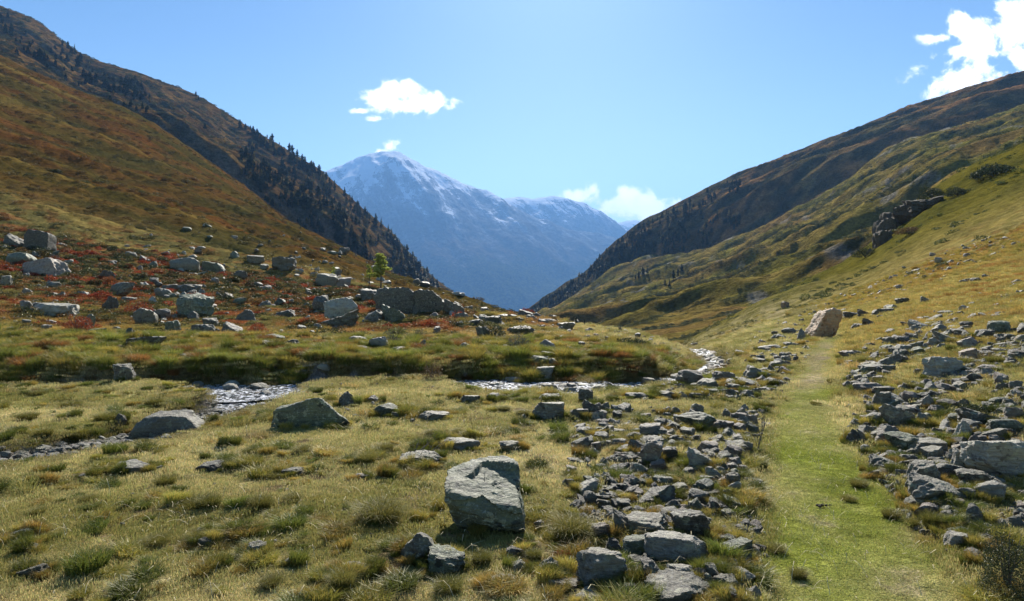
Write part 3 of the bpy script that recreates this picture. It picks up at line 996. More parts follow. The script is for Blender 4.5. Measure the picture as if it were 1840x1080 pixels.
def place_rock(u, vb, w, h, k='b', tone='g', label=None, short=None, name='rock', rot=None, mesh=None, sink=.09, depth=.8, lod=None, at=None, lean=0.0):
    x, y, z = pick(u, vb) if at is None else at
    if v_up(vb) and not label: tone = {'p': 'g', 'g': random.choice('gdn')}.get(tone, tone)
    wm_ = w / F * y
    dm = wm_ * depth
    dep = (vb - VH) / F
    hm = max(h / F * y * (1.08 if vb < 720 else 1.25) - dm * max(dep, 0) * .5, .24 * wm_ if k == 's' else .4 * wm_ * min(1, h / w * 1.4))
    yc = y + dm * .42
    xc = (u - 920) / F * y * (yc / y) ** .5
    zc = float(ground_z(np.array([xc]), np.array([yc]), False)[0])
    zc = zc * .4 + z * .6
    if lod is None: lod = 5 if w > 56 else (4 if w > 22 else 3)
    var = random.randrange(6)
    me = mesh or lib(k, tone, var, lod)
    o = bpy.data.objects.new(name, me); COL.objects.link(o)
    if v_up(vb): sink = .2
    o.location = (xc, yc, zc - sink * hm)
    o.scale = (wm_ * 1.04, dm, hm * (1 + sink))
    rz = rot if rot is not None else random.choice([0, math.pi]) + random.uniform(-.45, .45)
    o.rotation_euler = (random.uniform(-.08, .08), random.uniform(-.1, .1) + lean, rz)
    ROCKS.append(dict(u=u, v=vb - h * .5, w=w, h=h, k=k, tone=tone, obj=o, label=label, short=short))
    return o


def hull_planes(pts):
    bm = bmesh.new()
    for p in pts: bm.verts.new(p)
    bmesh.ops.convex_hull(bm, input=bm.verts)
    bm.normal_update()
    c = np.mean([v.co[:] for v in bm.verts], axis=0)
    pl = []
    for f_ in bm.faces:
        n = np.array(f_.normal[:]); d = float(n @ (np.array(f_.verts[0].co[:]) - c))
        if d < 0: n, d = -n, -d
        if d > 1e-4: pl.append((n, d))
    bm.free()
    return pl, c


def scaled(u, vb, pts, wpx, ext):
    y = pick(u, vb)[1]; k = wpx / F * y / ext
    return [(a * k, b * k, c * k) for a, b, c in pts]


def hero(name, u, vb, pts, tone, seed, label, short, w, h, lod=6, rough=.03, strata=.03, kk=40, push=0.0, lower=0.0, mat=None, post=None):
    """a boulder of its own shape: pts are metres from its front foot (x right, y away, z up)"""
    x, y, z = pick(u, vb)
    pl, c = hull_planes(pts)
    rs = np.random.default_rng(seed)
    p, f = shape_rock(pl, lod, rs, rough, strata, kk=kk)
    p = p + c
    if post: p = post(p)
    me = mesh_np(name, p, f); me.set_sharp_from_angle(angle=math.radians(34)); me.materials.append(mat or RM[tone])
    o = bpy.data.objects.new(name, me); COL.objects.link(o)
    o.location = (x, y + push, z - lower)
    if post: o.scale = (.94, .94, .92)
    ROCKS.append(dict(u=u, v=vb - h / 2, w=w, h=h, k='b', tone=tone, obj=o, label=label, short=short))
    return o

def hollow(p):
    # the broken hollow in the upper face and the ledges across the front
    x, y, z = p[:, 0], p[:, 1], p[:, 2]
    edge = noise3(p * 9, 91) * .05
    m = sstep(np.minimum(np.minimum(x + .16 - .5 * y, .24 - y), np.minimum(.36 - x, y + .12 + .25 * x)) + edge * .6, 0, .035) * (z > .3)
    q = p.copy()
    q[:, 2] -= m * (.045 + .012 * noise3(p * 22, 92) + .02 * sstep(x, -.1, .3))
    led = np.floor((z + .25 * x) * 14 + noise3(p * 4, 93) * .8)
    f_ = (y < .0) & (z < .42)
    q[:, 1] += np.where(f_, noise3(np.stack([led * 1.3, led * 0, led * .7], 1), 94) * .022, 0)
    return q

# boulders one remembers
hero('boulder', 872, 935, [(-.26, -.14, -.08), (.36, -.22, -.08), (-.36, -.36, .30), (-.37, -.30, .38), (-.10, -.44, .20), (.36, -.42, .08), (.33, -.40, .25), (-.37, .20, .46), (-.30, .26, .48), (.26, .34, .51), (.32, .2, .42),
     (.0, .36, .52), (-.1, .35, .1), (.3, .34, 0)], 'n', 5, 'big square grey-green boulder leaning over its own dark shadow in the foreground meadow', 'the big square foreground boulder', 140, 130, rough=.06, strata=.03, kk=60, post=hollow)
hero('boulder', 292, 790, [(-.52, 0, -.1), (.50, .02, -.1), (-.46, -.05, .12), (-.34, .1, .30), (.1, .05, .34), (.3, .15, .30), (.52, .1, .06), (-.3, .5, .32), (.2, .5, .34), (.45, .5, .1), (-.5, .5, 0)],
     'g', 9, 'long low rounded grey boulder lying at the bend of the stony side arm', 'the long boulder by the side arm', 132, 50, rough=.06, strata=.02)
hero('boulder', 548, 770, [(-.5, 0, -.1), (-.48, 0, .24), (-.40, .2, .30), (.12, .05, .43), (.22, .1, .40), (.30, .1, .22), (.62, .15, .05), (.62, .3, -.1), (.1, .55, .3), (-.4, .5, .2)],
     'n', 13, 'dark green wedge of rock rising to a point with a low tail, near the brook', 'the dark green wedge near the brook', 136, 50, rough=.085, strata=.04)
hero('boulder', 1487, 609, scaled(1487, 609, [(-.80, -.1, -.2), (-.98, -.05, .02), (-.9, 1.2, .1), (-.40, -.38, 1.3), (-.22, -.34, 1.6), (-.2, 1.0, 1.6), (.2, -.35, 1.78), (.72, -.25, 1.72), (.86, -.2, 1.2), (.45, -.0, .1), (.3, 0, -.2), (.7, 1.1, 1.3), (.5, 1.1, -.1)], 58, 1.84),
     't', 21, 'big leaning tan boulder with overhanging side standing alone beside the path', 'the tan boulder by the path', 65, 52, rough=.09, strata=.03, kk=16, mat=rock_material('rock_tan_warm', (.36, .21, .105), (.40, .27, .15), .2, .3))
hero('boulder', 708, 567, [(-1.35, 0, -.2), (-1.3, 0, 1.35), (-1.15, .2, 1.75), (-.2, .2, 1.9), (.9, .1, 1.85), (1.35, 0, 1.45), (1.4, -.1, .6), (1.45, 0, -.2), (1.2, 1.6, 1.4), (-1.2, 1.6, 1.6), (0, 1.8, -.1)],
     'd', 25, 'largest dark moraine boulder, flat-topped, just below the lone green larch', 'the big boulder below the larch', 74, 52, lod=5, rough=.10, strata=.06)
hero('boulder', 773, 567, [(-1.2, 0, -.2), (-1.15, 0, 1.3), (-.8, .1, 1.62), (.1, .1, 1.5), (.6, 0, 1.1), (1.15, 0, .55), (1.25, 0, -.2), (1.0, 1.4, .7), (-1.0, 1.5, 1.4), (0, 1.7, -.1)],
     'd', 29, 'dark broad moraine boulder sloping to the right, beside the largest flat-topped one', 'the sloping dark moraine boulder', 64, 42, lod=5, rough=.10, strata=.06)
hero('boulder', 62, 449, [(-1.4, 0, -.3), (-1.35, 0, 1.6), (-.9, .2, 2.25), (.6, .1, 2.05), (1.4, .2, 1.75), (1.4, 0, -.3), (-1.2, 2, 1.8), (1.2, 2, 1.5), (1.2, 2, -.3), (-1.2, 2, -.3)],
     'd', 33, 'tall dark block perched on the hillside at the far left of the moraine', 'the tall dark hillside block', 47, 40, lod=4)

# (u, foot v, width, height, shape, tone[, label, short name])
HAND = [
 (22,443,32,22,'w','g'),(75,500,76,32,'s','t','long mossy ledge of rock with a brown broken end on the left hillside','the mossy ledge'),(33,474,52,20,'s','n'),(8,515,18,18,'b','g'),(92,522,28,14,'r','g'),
 (185,501,30,15,'w','g'),(331,487,52,23,'s','g','wide pale-topped slab, left one of the pair high on the moraine','the wide pale-topped slab'),(379,491,42,18,'s','n'),(232,464,24,12,'r','g'),(257,471,18,10,'w','g'),
 (197,477,22,7,'s','g'),(420,465,20,12,'p','g'),(457,474,30,13,'b','d'),(508,490,42,22,'b','d','dark broken crag beside red scrub, high on the moraine','the dark broken crag'),(430,503,26,16,'r','d'),(462,522,20,13,'r','g'),(479,524,18,11,'r','t'),
 (218,537,42,23,'r','g'),(228,543,28,8,'s','p'),(292,535,38,16,'s','g'),(335,528,46,16,'b','g'),(304,522,30,10,'s','p'),(340,572,70,42,'b','n','big squat grey-green boulder with sloping shoulder in the middle of the moraine','the big squat moraine boulder'),(258,586,46,30,'r','g','smooth dark dome of rock left of the squat moraine boulder','the smooth dark dome'),
 (288,578,30,22,'r','t'),(194,560,26,24,'w','g'),(42,561,24,18,'r','g'),(86,569,76,22,'s','p','long pale slab lying flat in the red scrub at left','the long pale slab in red scrub'),(160,594,20,28,'r','n'),(170,604,28,14,'b','g'),(230,607,24,17,'p','n'),
 (258,629,66,22,'b','d','low dark boulder standing clear in the yellow grass below the moraine','the low dark boulder in yellow grass'),(212,631,22,10,'r','d'),(327,645,30,14,'w','g'),(438,579,40,22,'p','g','grey hump-backed boulder right of the squat moraine boulder','the hump-backed boulder'),(430,551,26,13,'r','g'),
 (475,553,26,12,'p','p'),(502,551,24,13,'r','g'),(510,574,42,16,'s','g'),(378,592,28,16,'b','g'),(365,602,42,18,'s','d'),(345,578,24,14,'p','g'),(308,599,28,22,'b','n'),(415,600,36,22,'w','d'),
 (449,625,28,14,'p','g'),(472,627,28,12,'b','d'),(520,623,32,12,'w','g'),(490,613,40,13,'s','g'),(222,688,34,33,'b','d','squat dark rock jutting from the cut bank above the brook','the dark rock in the cut bank'),(380,661,22,10,'s','g'),(165,628,14,9,'r','g'),
 (585,518,48,24,'r','g','grey boulder under a tiny larch, high on the moraine','the boulder under the tiny larch'),(613,518,34,18,'b','t'),(577,563,36,28,'r','d'),(612,570,62,36,'s','p','pale cracked slab tilted against its dark neighbour on the moraine','the tilted cracked slab'),(600,594,82,36,'w','d','broad dark sloping boulder in front of the tilted cracked slab','the broad dark sloping boulder'),
 (658,540,34,20,'b','d'),(708,579,40,31,'w','n','olive wedge-shaped boulder leaning before the flat-topped giant','the olive leaning wedge'),(672,584,50,24,'p','d'),(818,567,38,26,'w','d'),(853,590,34,12,'s','g'),(886,584,34,14,'b','g'),(868,609,24,20,'b','d'),(936,603,50,15,'s','d'),
 (1020,596,30,15,'b','g','lone block on the crest beside the two tiny spruces','the lone crest block'),(985,582,36,10,'s','g'),(945,569,30,13,'w','d'),(905,574,26,9,'s','g'),(965,572,20,9,'p','d'),(830,574,24,10,'s','g'),
 (982,635,40,22,'p','t','purplish peaked rock on the knoll above the brook','the purplish peaked rock'),(987,644,26,11,'b','d'),(838,635,30,17,'p','g'),(878,640,28,11,'s','g'),(909,633,18,12,'r','d'),(750,632,30,20,'w','g'),(742,637,20,10,'r','g'),(716,641,24,15,'r','d'),
 (682,627,34,20,'s','p'),(645,622,44,18,'s','g'),(648,633,26,12,'r','d'),(968,660,38,15,'s','n'),(993,666,20,18,'r','d'),(978,686,34,24,'b','g','blocky grey rock set in the far bank right above the water','the rock in the far bank'),(925,694,42,15,'s','t','tan slab tilted in the brook','the tan slab in the brook'),(998,701,34,12,'s','d'),
 (622,734,34,25,'p','d'),(670,726,24,12,'r','d'),(693,751,46,21,'r','n','dark mossy double rock in the grass short of the brook','the dark mossy double rock'),(712,754,26,11,'s','g'),(779,758,58,13,'s','p','thin pale plate of rock flat in the meadow','the thin pale plate'),(820,718,15,12,'r','d'),(843,728,36,15,'b','d'),(888,723,30,14,'r','d'),
 (985,758,58,28,'b','g','grey cracked block standing alone in the middle meadow','the grey cracked block'),(1040,758,38,18,'b','g'),(1064,751,34,27,'w','d'),(1052,726,28,23,'b','d'),(988,724,42,13,'s','d'),(1145,719,42,13,'s','g'),
 (824,812,78,20,'s','p','pale flat slab lying just behind the big square boulder','the pale slab behind the big boulder'),(755,838,80,22,'s','g','flat grey slab under a dead twig, left of the pale one','the flat slab under the twig'),(915,814,38,18,'r','g'),(649,867,30,12,'s','g'),(700,856,24,9,'r','p'),
 (750,1012,68,46,'r','d','rounded mossy dark rock in front of the big shadow','the rounded mossy dark rock'),(795,1036,76,38,'b','n','flat-topped green-grey block touching the rounded mossy rock','the flat-topped green block'),(1078,1058,86,60,'b','p','sharp-edged pale block with a flat tilted top at the bottom of the rubble','the sharp-edged pale block'),
 (990,1040,60,30,'p','d'),(925,1005,32,18,'r','g'),(930,1033,38,20,'p','g'),(1085,975,34,28,'b','t'),(899,1060,54,15,'s','g'),(634,1040,66,22,'s','g'),(1012,1062,56,18,'b','d'),(970,956,24,18,'r','d'),(1056,891,38,24,'w','p','white-topped rock at the left edge of the rubble','the white-topped rock'),
 (1050,826,20,12,'r','p'),(1257,778,64,30,'r','n','large humped green-grey rock at the head of the rubble','the humped green rock'),(1303,776,42,18,'s','t'),(1168,788,40,22,'b','t'),(1210,781,30,18,'r','d'),(1173,806,52,18,'s','g'),(1170,840,38,40,'b','t','upright pinkish-brown rock standing on end in the rubble','the upright pinkish rock'),
 (1260,846,48,34,'w','p','pale tilted slab with bright top in the rubble','the bright tilted slab'),(1115,784,38,12,'s','g'),(1112,806,30,13,'r','g'),(1130,819,40,15,'s','d'),(1205,832,32,22,'b','d'),(1186,913,76,34,'w','d','dark broad wedge in the middle of the rubble','the dark broad wedge'),(1197,880,46,20,'s','n'),
 (1092,909,50,20,'s','d'),(1267,876,28,18,'b','g'),(1317,881,26,26,'b','d'),(1352,879,38,14,'s','g'),(1280,899,50,16,'b','d'),(1297,926,48,26,'w','d'),(1324,920,42,24,'w','n'),(1250,926,34,26,'p','n'),(1225,936,52,15,'s','g'),
 (1248,974,74,46,'b','d','thick dark cube-like boulder above the layered slab','the thick dark boulder'),(1170,973,78,40,'b','g','square-shouldered grey boulder beside the thick dark one','the square-shouldered boulder'),(1124,966,46,40,'w','g'),(1220,1022,116,54,'s','p','broad layered slab with a gleaming top in the lower rubble','the broad layered slab'),
 (1146,1006,52,34,'b','n'),(1104,1002,38,30,'p','d'),(1306,986,52,20,'s','g'),(1318,1012,70,38,'w','n'),(1172,1056,60,42,'p','d','dark pointed rock below the broad layered slab','the dark pointed rock'),(1228,1046,58,28,'s','p'),(1325,1050,62,24,'s','p'),(1222,1092,124,46,'s','g','great pale-topped slab cut by the bottom edge of view','the great bottom slab'),
 (1310,1082,36,22,'r','d'),(1066,1086,70,20,'r','p'),
 (1808,865,104,64,'b','p','largest smooth grey-green block of the rock field right of the path','the largest block right of the path'),(1743,852,48,38,'w','p'),(1760,882,60,30,'b','d'),(1665,882,64,44,'s','g'),(1704,866,62,30,'r','d','dark layered hump left of the largest right-hand block','the dark layered hump'),
 (1690,909,98,46,'w','g','long tilted slab with a pale edge in the right rock field','the long tilted slab'),(1795,908,64,36,'r','p','pale rounded boulder below the largest right-hand block','the pale rounded boulder'),(1740,906,30,22,'r','g'),(1652,916,42,19,'s','g'),(1756,948,40,34,'p','d','dark pointed block apart at the lower right','the dark pointed block'),
 (1727,987,48,26,'s','p','flat pale rock by the grass edge at lower right','the flat pale rock at lower right'),(1728,962,38,12,'r','n'),(1758,1017,36,24,'r','g'),(1774,991,32,13,'w','n'),(1597,852,64,28,'w','d'),(1634,838,30,16,'b','g'),(1576,862,28,15,'r','g'),(1628,817,60,32,'r','n'),(1672,822,64,26,'b','g'),
 (1557,819,19,16,'r','p','small whitish rounded rock at the right edge of the green path','the small whitish rock'),(1560,797,32,18,'w','p'),(1697,680,64,39,'b','p','whitish fissured boulder standing in grass above the rock field','the whitish fissured boulder'),(1441,613,22,22,'p','g','pointed grey rock touching the tan boulder','the pointed grey rock'),
 (1788,673,54,11,'s','t','flat table-like slab resting on smaller rocks at right','the table-like slab'),(1797,699,28,24,'p','t'),(1563,709,52,20,'s','t','orange-brown slab at the path side of the rock field','the orange-brown slab'),(1590,714,34,18,'b','g'),(1586,741,32,30,'b','g'),(1603,744,46,22,'w','n'),(1620,768,58,38,'w','g','pale-edged tilted block near the middle of the right rock field','the pale-edged tilted block'),
 (1580,767,42,20,'r','p'),(1670,737,26,22,'p','p'),(1706,738,36,16,'r','d'),(1660,771,28,24,'p','g'),(1558,790,34,22,'r','g'),(1600,800,48,30,'r','t'),(1772,767,78,28,'w','d'),(1735,792,38,30,'p','p','pinkish pointed rock among the dark ones at right','the pinkish pointed rock'),(1728,807,28,18,'r','d'),
 (1752,809,18,22,'r','t'),(1785,792,42,20,'w','g'),(1810,780,56,24,'s','n'),(1826,762,30,24,'b','t'),(1604,664,48,26,'w','d'),(1574,674,52,18,'s','g'),(1527,645,27,14,'b','t'),(1527,656,22,8,'s','d'),(1640,632,38,20,'w','g'),(1708,620,46,22,'w','p'),(1682,612,24,14,'r','g'),
 (1795,604,36,26,'b','n','dark green block on the upper edge of the right rock field','the dark green block'),(1775,612,42,18,'s','g'),(1726,606,42,13,'s','g'),(1745,612,28,16,'w','g'),(1655,640,30,16,'r','n'),(1615,640,28,14,'b','d'),(1812,615,40,14,'s','g'),
 (1240,694,50,28,'r','t','tan rounded rock at the left end of the pile by the brook','the tan rock of the pile'),(1272,700,42,18,'s','g'),(1300,690,40,20,'b','g'),(1332,706,48,18,'w','d'),(1366,682,52,22,'w','g'),(1310,714,38,15,'s','g'),(1350,697,50,16,'w','d'),(1282,714,32,14,'b','n'),(1342,717,32,16,'r','d'),(1318,698,40,16,'p','g'),(1262,686,30,14,'s','g'),(1390,694,36,14,'s','d'),
 (1195,718,36,15,'r','d'),(1253,719,28,12,'b','g'),(1365,656,34,11,'s','g'),(1396,662,28,12,'s','g'),(1335,640,30,12,'w','d'),(1304,660,28,13,'s','t'),(1325,662,36,14,'b','d'),
 (1400,614,28,12,'s','g'),(1420,602,26,12,'r','d'),(1385,632,44,11,'s','d'),(1375,620,24,9,'w','g'),(1412,554,15,12,'b','t','solitary brown block on the slope beyond the path','the solitary brown block'),(1425,625,30,10,'s','g'),(1535,574,34,12,'b','d'),(1560,570,30,14,'w','d'),(1590,566,36,12,'b','d'),(1605,560,26,12,'r','n'),(1668,546,22,12,'w','p'),
 (1545,592,26,10,'s','g'),(1570,586,32,12,'w','g'),(1625,548,24,12,'b','d'),(1688,472,14,9,'r','p','small whitish boulder high on the grassy right slope','the whitish slope boulder'),(1740,510,24,9,'s','d'),(1756,508,20,9,'s','g'),(1775,502,18,8,'w','p'),(1830,512,18,9,'r','g'),(1680,580,32,13,'w','g'),(1703,570,26,10,'b','g'),
 (215,773,24,20,'r','g'),(583,766,32,13,'r','g'),(30,974,52,20,'w','n','low green-topped rock at the left edge of the meadow','the low rock at the left edge'),(55,996,22,16,'r','g'),(54,1040,50,22,'w','g','half-buried grey rock with a grass skirt in the bottom left corner','the half-buried corner rock'),(459,1002,38,22,'b','g','small cracked grey block in the lower left meadow','the small cracked block'),(456,1014,28,11,'r','d'),(522,1019,22,13,'r','g'),
 (365,985,30,15,'r','g'),(360,960,18,9,'s','p'),(528,858,44,13,'s','d'),(375,851,54,9,'s','d'),(232,852,66,11,'s','p','flat pale stone level with the turf at left','the flat pale turf stone'),(274,850,28,10,'w','g'),(412,801,36,11,'s','p'),(68,874,26,14,'p','d'),(123,756,24,10,'r','p','white stone in the grass between brook and side arm','the white stone'),
 (36,824,34,10,'s','p'),(8,826,18,13,'r','p'),(72,816,34,10,'s','p'),(105,818,22,9,'s','g'),(150,862,26,8,'s','g'),
]
for e in HAND:
    u, v, wd, hh, k, tn = e[:6]
    place_rock(u, v, wd, hh, k, tn, *(e[6:8] if len(e) > 6 else (None, None)), name='boulder' if wd >= 40 else 'rock')
print('hand rocks', len(ROCKS))

# rubble between them: individuals first (largest), then a mass of stones
def rough_band(n, u0, u1, v0, v1, s0, s1, dens=None, tones='ggdnpt'):
    out = []
    while len(out) < n:
        u = random.uniform(u0, u1); v = random.uniform(v0, v1)
        if dens and random.random() > dens(u, v): continue
        pw = s0 + (s1 - s0) * random.random() ** 2.2
        out.append((u, v, pw * (.55 + .6 * (v - 420) / 600), random.choice(tones)))
    return out

def d_centre(u, v):      # rubble tongue right of the middle, widening downwards
    t_ = (v - 740) / 340
    left = 1090 - 20 * t_ - 40 * t_ * t_; right = 1330 + 20 * math.sin(v / 50)
    return math.exp(-(max(0, left - u) / 60) ** 2) * math.exp(-(max(0, u - right) / 25) ** 2) * (.55 + .45 * math.sin(u / 23 + v / 31))
def d_right(u, v):
    left = 1540 + (v - 700) * .25 if v > 700 else 1540 + (700 - v) * .55
    lower = 1 if v < 920 else math.exp(-((v - 920) / 50) ** 2)
    upper = math.exp(-((max(0, 600 - v)) / 60) ** 2)
    return (1 if u > left else math.exp(-((left - u) / 20) ** 2)) * lower * upper * (.5 + .5 * math.sin(u / 31 + v / 17))
def d_mor(u, v):
    return math.exp(-(max(0, 500 - v) / 60) ** 2) * math.exp(-(max(0, v - 595) / 22) ** 2) * (.6 + .4 * math.sin(u / 40))

extra = rough_band(30, 1040, 1380, 750, 1080, 16, 40, d_centre) + rough_band(36, 1520, 1840, 600, 960, 16, 42, d_right) \
    + rough_band(30, 0, 860, 440, 610, 14, 36, d_mor)
NIND = 296
extra = sorted(extra, key=lambda e: -e[2])[:max(0, NIND - len(ROCKS))]
for u, v, wd, tn in extra:
    k = random.choice('bswpr')
    place_rock(u, v, wd, wd * random.uniform(.35, .7), k, tn, name='rock', lod=3)
print('rocks', len(ROCKS))

# ------------------------------------------------------------------ vegetation: shapes scattered over the ground
def plant_material(name, c0, c1, trans=.45, var=.35, rough=.7, ownc=True):
    """leaf or blade: colour from the blade's own 'bc' value times the tint of its place"""
    m = bpy.data.materials.new(name); m.use_nodes = True
    t = NT(m.node_tree); t.n.clear()
    bc = t.node('ShaderNodeAttribute', attribute_name='bc').outputs['Fac']
    c = t.mix(bc, c0, c1)
    if ownc:
        ti = t.node('ShaderNodeAttribute', attribute_name='tint', attribute_type='INSTANCER').outputs['Color']
        c = t.mix(1.0, c, ti, 'MULTIPLY')
    oi = t.node('ShaderNodeObjectInfo').outputs['Random']
    c = t.scale(c, t.math('ADD', 1 - var / 2, t.math('MULTIPLY', oi, var)))
    d = t.node('ShaderNodeBsdfDiffuse'); t.put(d.inputs[0], c)
    tr = t.node('ShaderNodeBsdfTranslucent'); t.put(tr.inputs[0], c)
    mx = t.node('ShaderNodeMixShader'); mx.inputs[0].default_value = trans
    t.l.new(d.outputs[0], mx.inputs[1]); t.l.new(tr.outputs[0], mx.inputs[2])
    gl = t.node('ShaderNodeBsdfGlossy'); gl.inputs['Roughness'].default_value = .45; gl.inputs[0].default_value = (.9, .9, .8, 1)
    m2 = t.node('ShaderNodeMixShader'); m2.inputs[0].default_value = .03
    t.l.new(mx.outputs[0], m2.inputs[1]); t.l.new(gl.outputs[0], m2.inputs[2])
    t.l.new(m2.outputs[0], t.node('ShaderNodeOutputMaterial').inputs['Surface'])
    return m

WHITE = (1, 1, 1)
P_TURF = plant_material('turf_blade', (.62, .80, .55), (1.45, 1.25, 1.15))
P_TALL = plant_material('tall_blade', (.70, .85, .6), (1.6, 1.3, 1.1))
P_HEATH = plant_material('heath_leaf', (.55, .6, .5), (1.35, 1.25, 1.1), .3)
P_TUSS = plant_material('tussock_blade', (.10, .115, .02), (.34, .27, .07), .5, .3, ownc=False)
P_JUN = plant_material('juniper_leaf', (.02, .032, .014), (.085, .10, .04), .2, .3, ownc=False)
P_GREYB = plant_material('grey_shrub_leaf', (.05, .058, .04), (.17, .175, .12), .25, .3, ownc=False)
P_REDB = plant_material('red_shrub_leaf', (.16, .03, .015), (.40, .10, .035), .4, .3, ownc=False)
P_BROWNB = plant_material('brown_shrub_leaf', (.07, .04, .02), (.20, .12, .05), .3, .3, ownc=False)
P_LARCH = plant_material('larch_needle', (.20, .25, .04), (.52, .55, .12), .6, .2, ownc=False)
P_PINE = plant_material('pine_needle', (.012, .022, .012), (.042, .06, .026), .15, .5, ownc=False)
P_YEL = plant_material('yellow_larch_needle', (.14, .12, .03), (.34, .26, .07), .4, .4, ownc=False)
def plain(name, c, rough=.8):
    m, t, b = new_mat(name); b.inputs['Roughness'].default_value = rough
    n = t.noise(t.node('ShaderNodeNewGeometry').outputs['Position'], 30, 4, .6)
    t.put(b.inputs['Base Color'], t.mix(t.ramp(n, .3, .7), tuple(x * .6 for x in c), tuple(x * 1.35 for x in c)))
    return m
M_BARK = plain('bark', (.10, .075, .055)); M_TWIG = plain('dead_wood', (.13, .11, .09)); M_STRAW = plain('dry_stem', (.55, .47, .28)); M_DUNG = plain('dung', (.02, .015, .01))


def blades(n, rad, h0, h1, w, lean, seed, arch=.5, out=0.0, pw=.5, strawf=.35):
    rs = np.random.default_rng(seed)
    a = rs.uniform(0, 2 * np.pi, n); r = rad * rs.uniform(0, 1, n) ** pw
    bx, by = r * np.cos(a), r * np.sin(a)
    h = rs.uniform(h0, h1, n)
    la = np.where(rs.uniform(size=n) < out, a, rs.uniform(0, 2 * np.pi, n)) + rs.normal(0, .35, n)
    le = lean * rs.uniform(.2, 1, n) * (1 + (r / rad) * out)
    dx, dy = np.cos(la) * le, np.sin(la) * le
    wa = rs.uniform(0, np.pi, n); wx, wy = np.cos(wa) * w / 2, np.sin(wa) * w / 2
    z0 = np.zeros(n) - .01
    k = arch
    p0 = np.stack([bx - wx, by - wy, z0], 1); p1 = np.stack([bx + wx, by + wy, z0], 1)
    mx, my, mz = bx + dx * h * .35, by + dy * h * .35, h * .62
    p2 = np.stack([mx + wx * .8, my + wy * .8, mz], 1); p3 = np.stack([mx - wx * .8, my - wy * .8, mz], 1)
    tz = h * (1 - k * np.clip(le, 0, 1.6) * .5)
    p4 = np.stack([bx + dx * h * (1 + k * .3), by + dy * h * (1 + k * .3), tz], 1)
    V = np.stack([p0, p1, p2, p3, p4], 1).reshape(-1, 3)
    i = np.arange(n) * 5
    q = np.stack([i, i + 1, i + 2, i + 3], 1); tr = np.stack([i + 3, i + 2, i + 4], 1)
    bc = np.where(rs.uniform(size=n) < strawf, rs.uniform(.6, 1, n), rs.uniform(0, .45, n))
    return V, [q, tr], np.repeat(bc, 5)


def leaves(n, R, H, size, seed, dome=True, aspect=1.6, fill=.55, lumps=5):
    """small leaf faces through a lumpy dome"""
    rs = np.random.default_rng(seed)
    d = rs.normal(size=(n, 3)); d /= np.linalg.norm(d, axis=1)[:, None]
    d[:, 2] = np.abs(d[:, 2])
    rr = (fill + (1 - fill) * rs.uniform(0, 1, n) ** .5)
    off = rs.uniform(0, 99, 3)
    lum = 1 + .32 * noise3(d * 1.7 + off, 3) + .18 * noise3(d * 4 + off, 4)
    c = d * (rr * lum)[:, None] * np.array([R, R, H])
    a = rs.normal(size=(n, 3)); a /= np.linalg.norm(a, axis=1)[:, None]
    b = np.cross(a, rs.normal(size=(n, 3))); b /= np.linalg.norm(b, axis=1)[:, None]
    s = size * rs.uniform(.6, 1.3, n)[:, None]
    V = np.stack([c - a * s * aspect, c + b * s * .5, c + a * s * aspect, c - b * s * .5], 1).reshape(-1, 3)
    i = np.arange(n) * 4
    bc = np.clip(rs.uniform(0, .6, n) + .4 * rs.uniform(0, 1, n) ** 3, 0, 1)
    return V, [np.stack([i, i + 1, i + 2, i + 3], 1)], np.repeat(bc, 4)


def plant_mesh(name, data, mat):
    me = mesh_np(name, data[0], data[1], smooth=False)
    flt_attr(me, 'bc', data[2]); me.materials.append(mat)
    return me


def proto_col(name, meshes):
    c = bpy.data.collections.new(name)
    for i, me in enumerate(meshes):
        o = bpy.data.objects.new('%s_%02d' % (name, i), me); c.objects.link(o)
    return c


def scatter(name, pcol, P, rot, scl, tint, idx, kind='stuff', label=None):
    me = bpy.data.meshes.new(name)
    me.vertices.add(len(P)); me.vertices.foreach_set('co', np.asarray(P, np.float32).ravel())
    for nm, ty, arr, ch in (('rot', 'FLOAT_VECTOR', rot, 'vector'), ('scl', 'FLOAT_VECTOR', scl, 'vector')):
        a = me.attributes.new(nm, ty, 'POINT'); a.data.foreach_set(ch, np.asarray(arr, np.float32).ravel())
    col_attr(me, 'tint', tint)
    a = me.attributes.new('idx', 'INT', 'POINT'); a.data.foreach_set('value', np.asarray(idx, np.int32))
    o = bpy.data.objects.new(name, me); COL.objects.link(o)
    ng = bpy.data.node_groups.new(name, 'GeometryNodeTree')
    ng.interface.new_socket('Geometry', in_out='INPUT', socket_type='NodeSocketGeometry')
    ng.interface.new_socket('Geometry', in_out='OUTPUT', socket_type='NodeSocketGeometry')
    n, l = ng.nodes, ng.links
    gi = n.new('NodeGroupInput'); go = n.new('NodeGroupOutput')
    ci = n.new('GeometryNodeCollectionInfo'); ci.inputs['Collection'].default_value = pcol
    ci.inputs['Separate Children'].default_value = True; ci.inputs['Reset Children'].default_value = True
    mp = n.new('GeometryNodeMeshToPoints')
    ip = n.new('GeometryNodeInstanceOnPoints'); ip.inputs['Pick Instance'].default_value = True
    def at(nm, ty):
        q = n.new('GeometryNodeInputNamedAttribute'); q.data_type = ty; q.inputs[0].default_value = nm
        return q.outputs[0]
    l.new(gi.outputs[0], mp.inputs[0]); l.new(mp.outputs[0], ip.inputs['Points'])
    l.new(ci.outputs[0], ip.inputs['Instance']); l.new(at('idx', 'INT'), ip.inputs['Instance Index'])
    l.new(at('rot', 'FLOAT_VECTOR'), ip.inputs['Rotation']); l.new(at('scl', 'FLOAT_VECTOR'), ip.inputs['Scale'])
    l.new(ip.outputs[0], go.inputs[0])
    md = o.modifiers.new('scatter', 'NODES'); md.node_group = ng
    tag(o, label, None, None, kind)
    return o


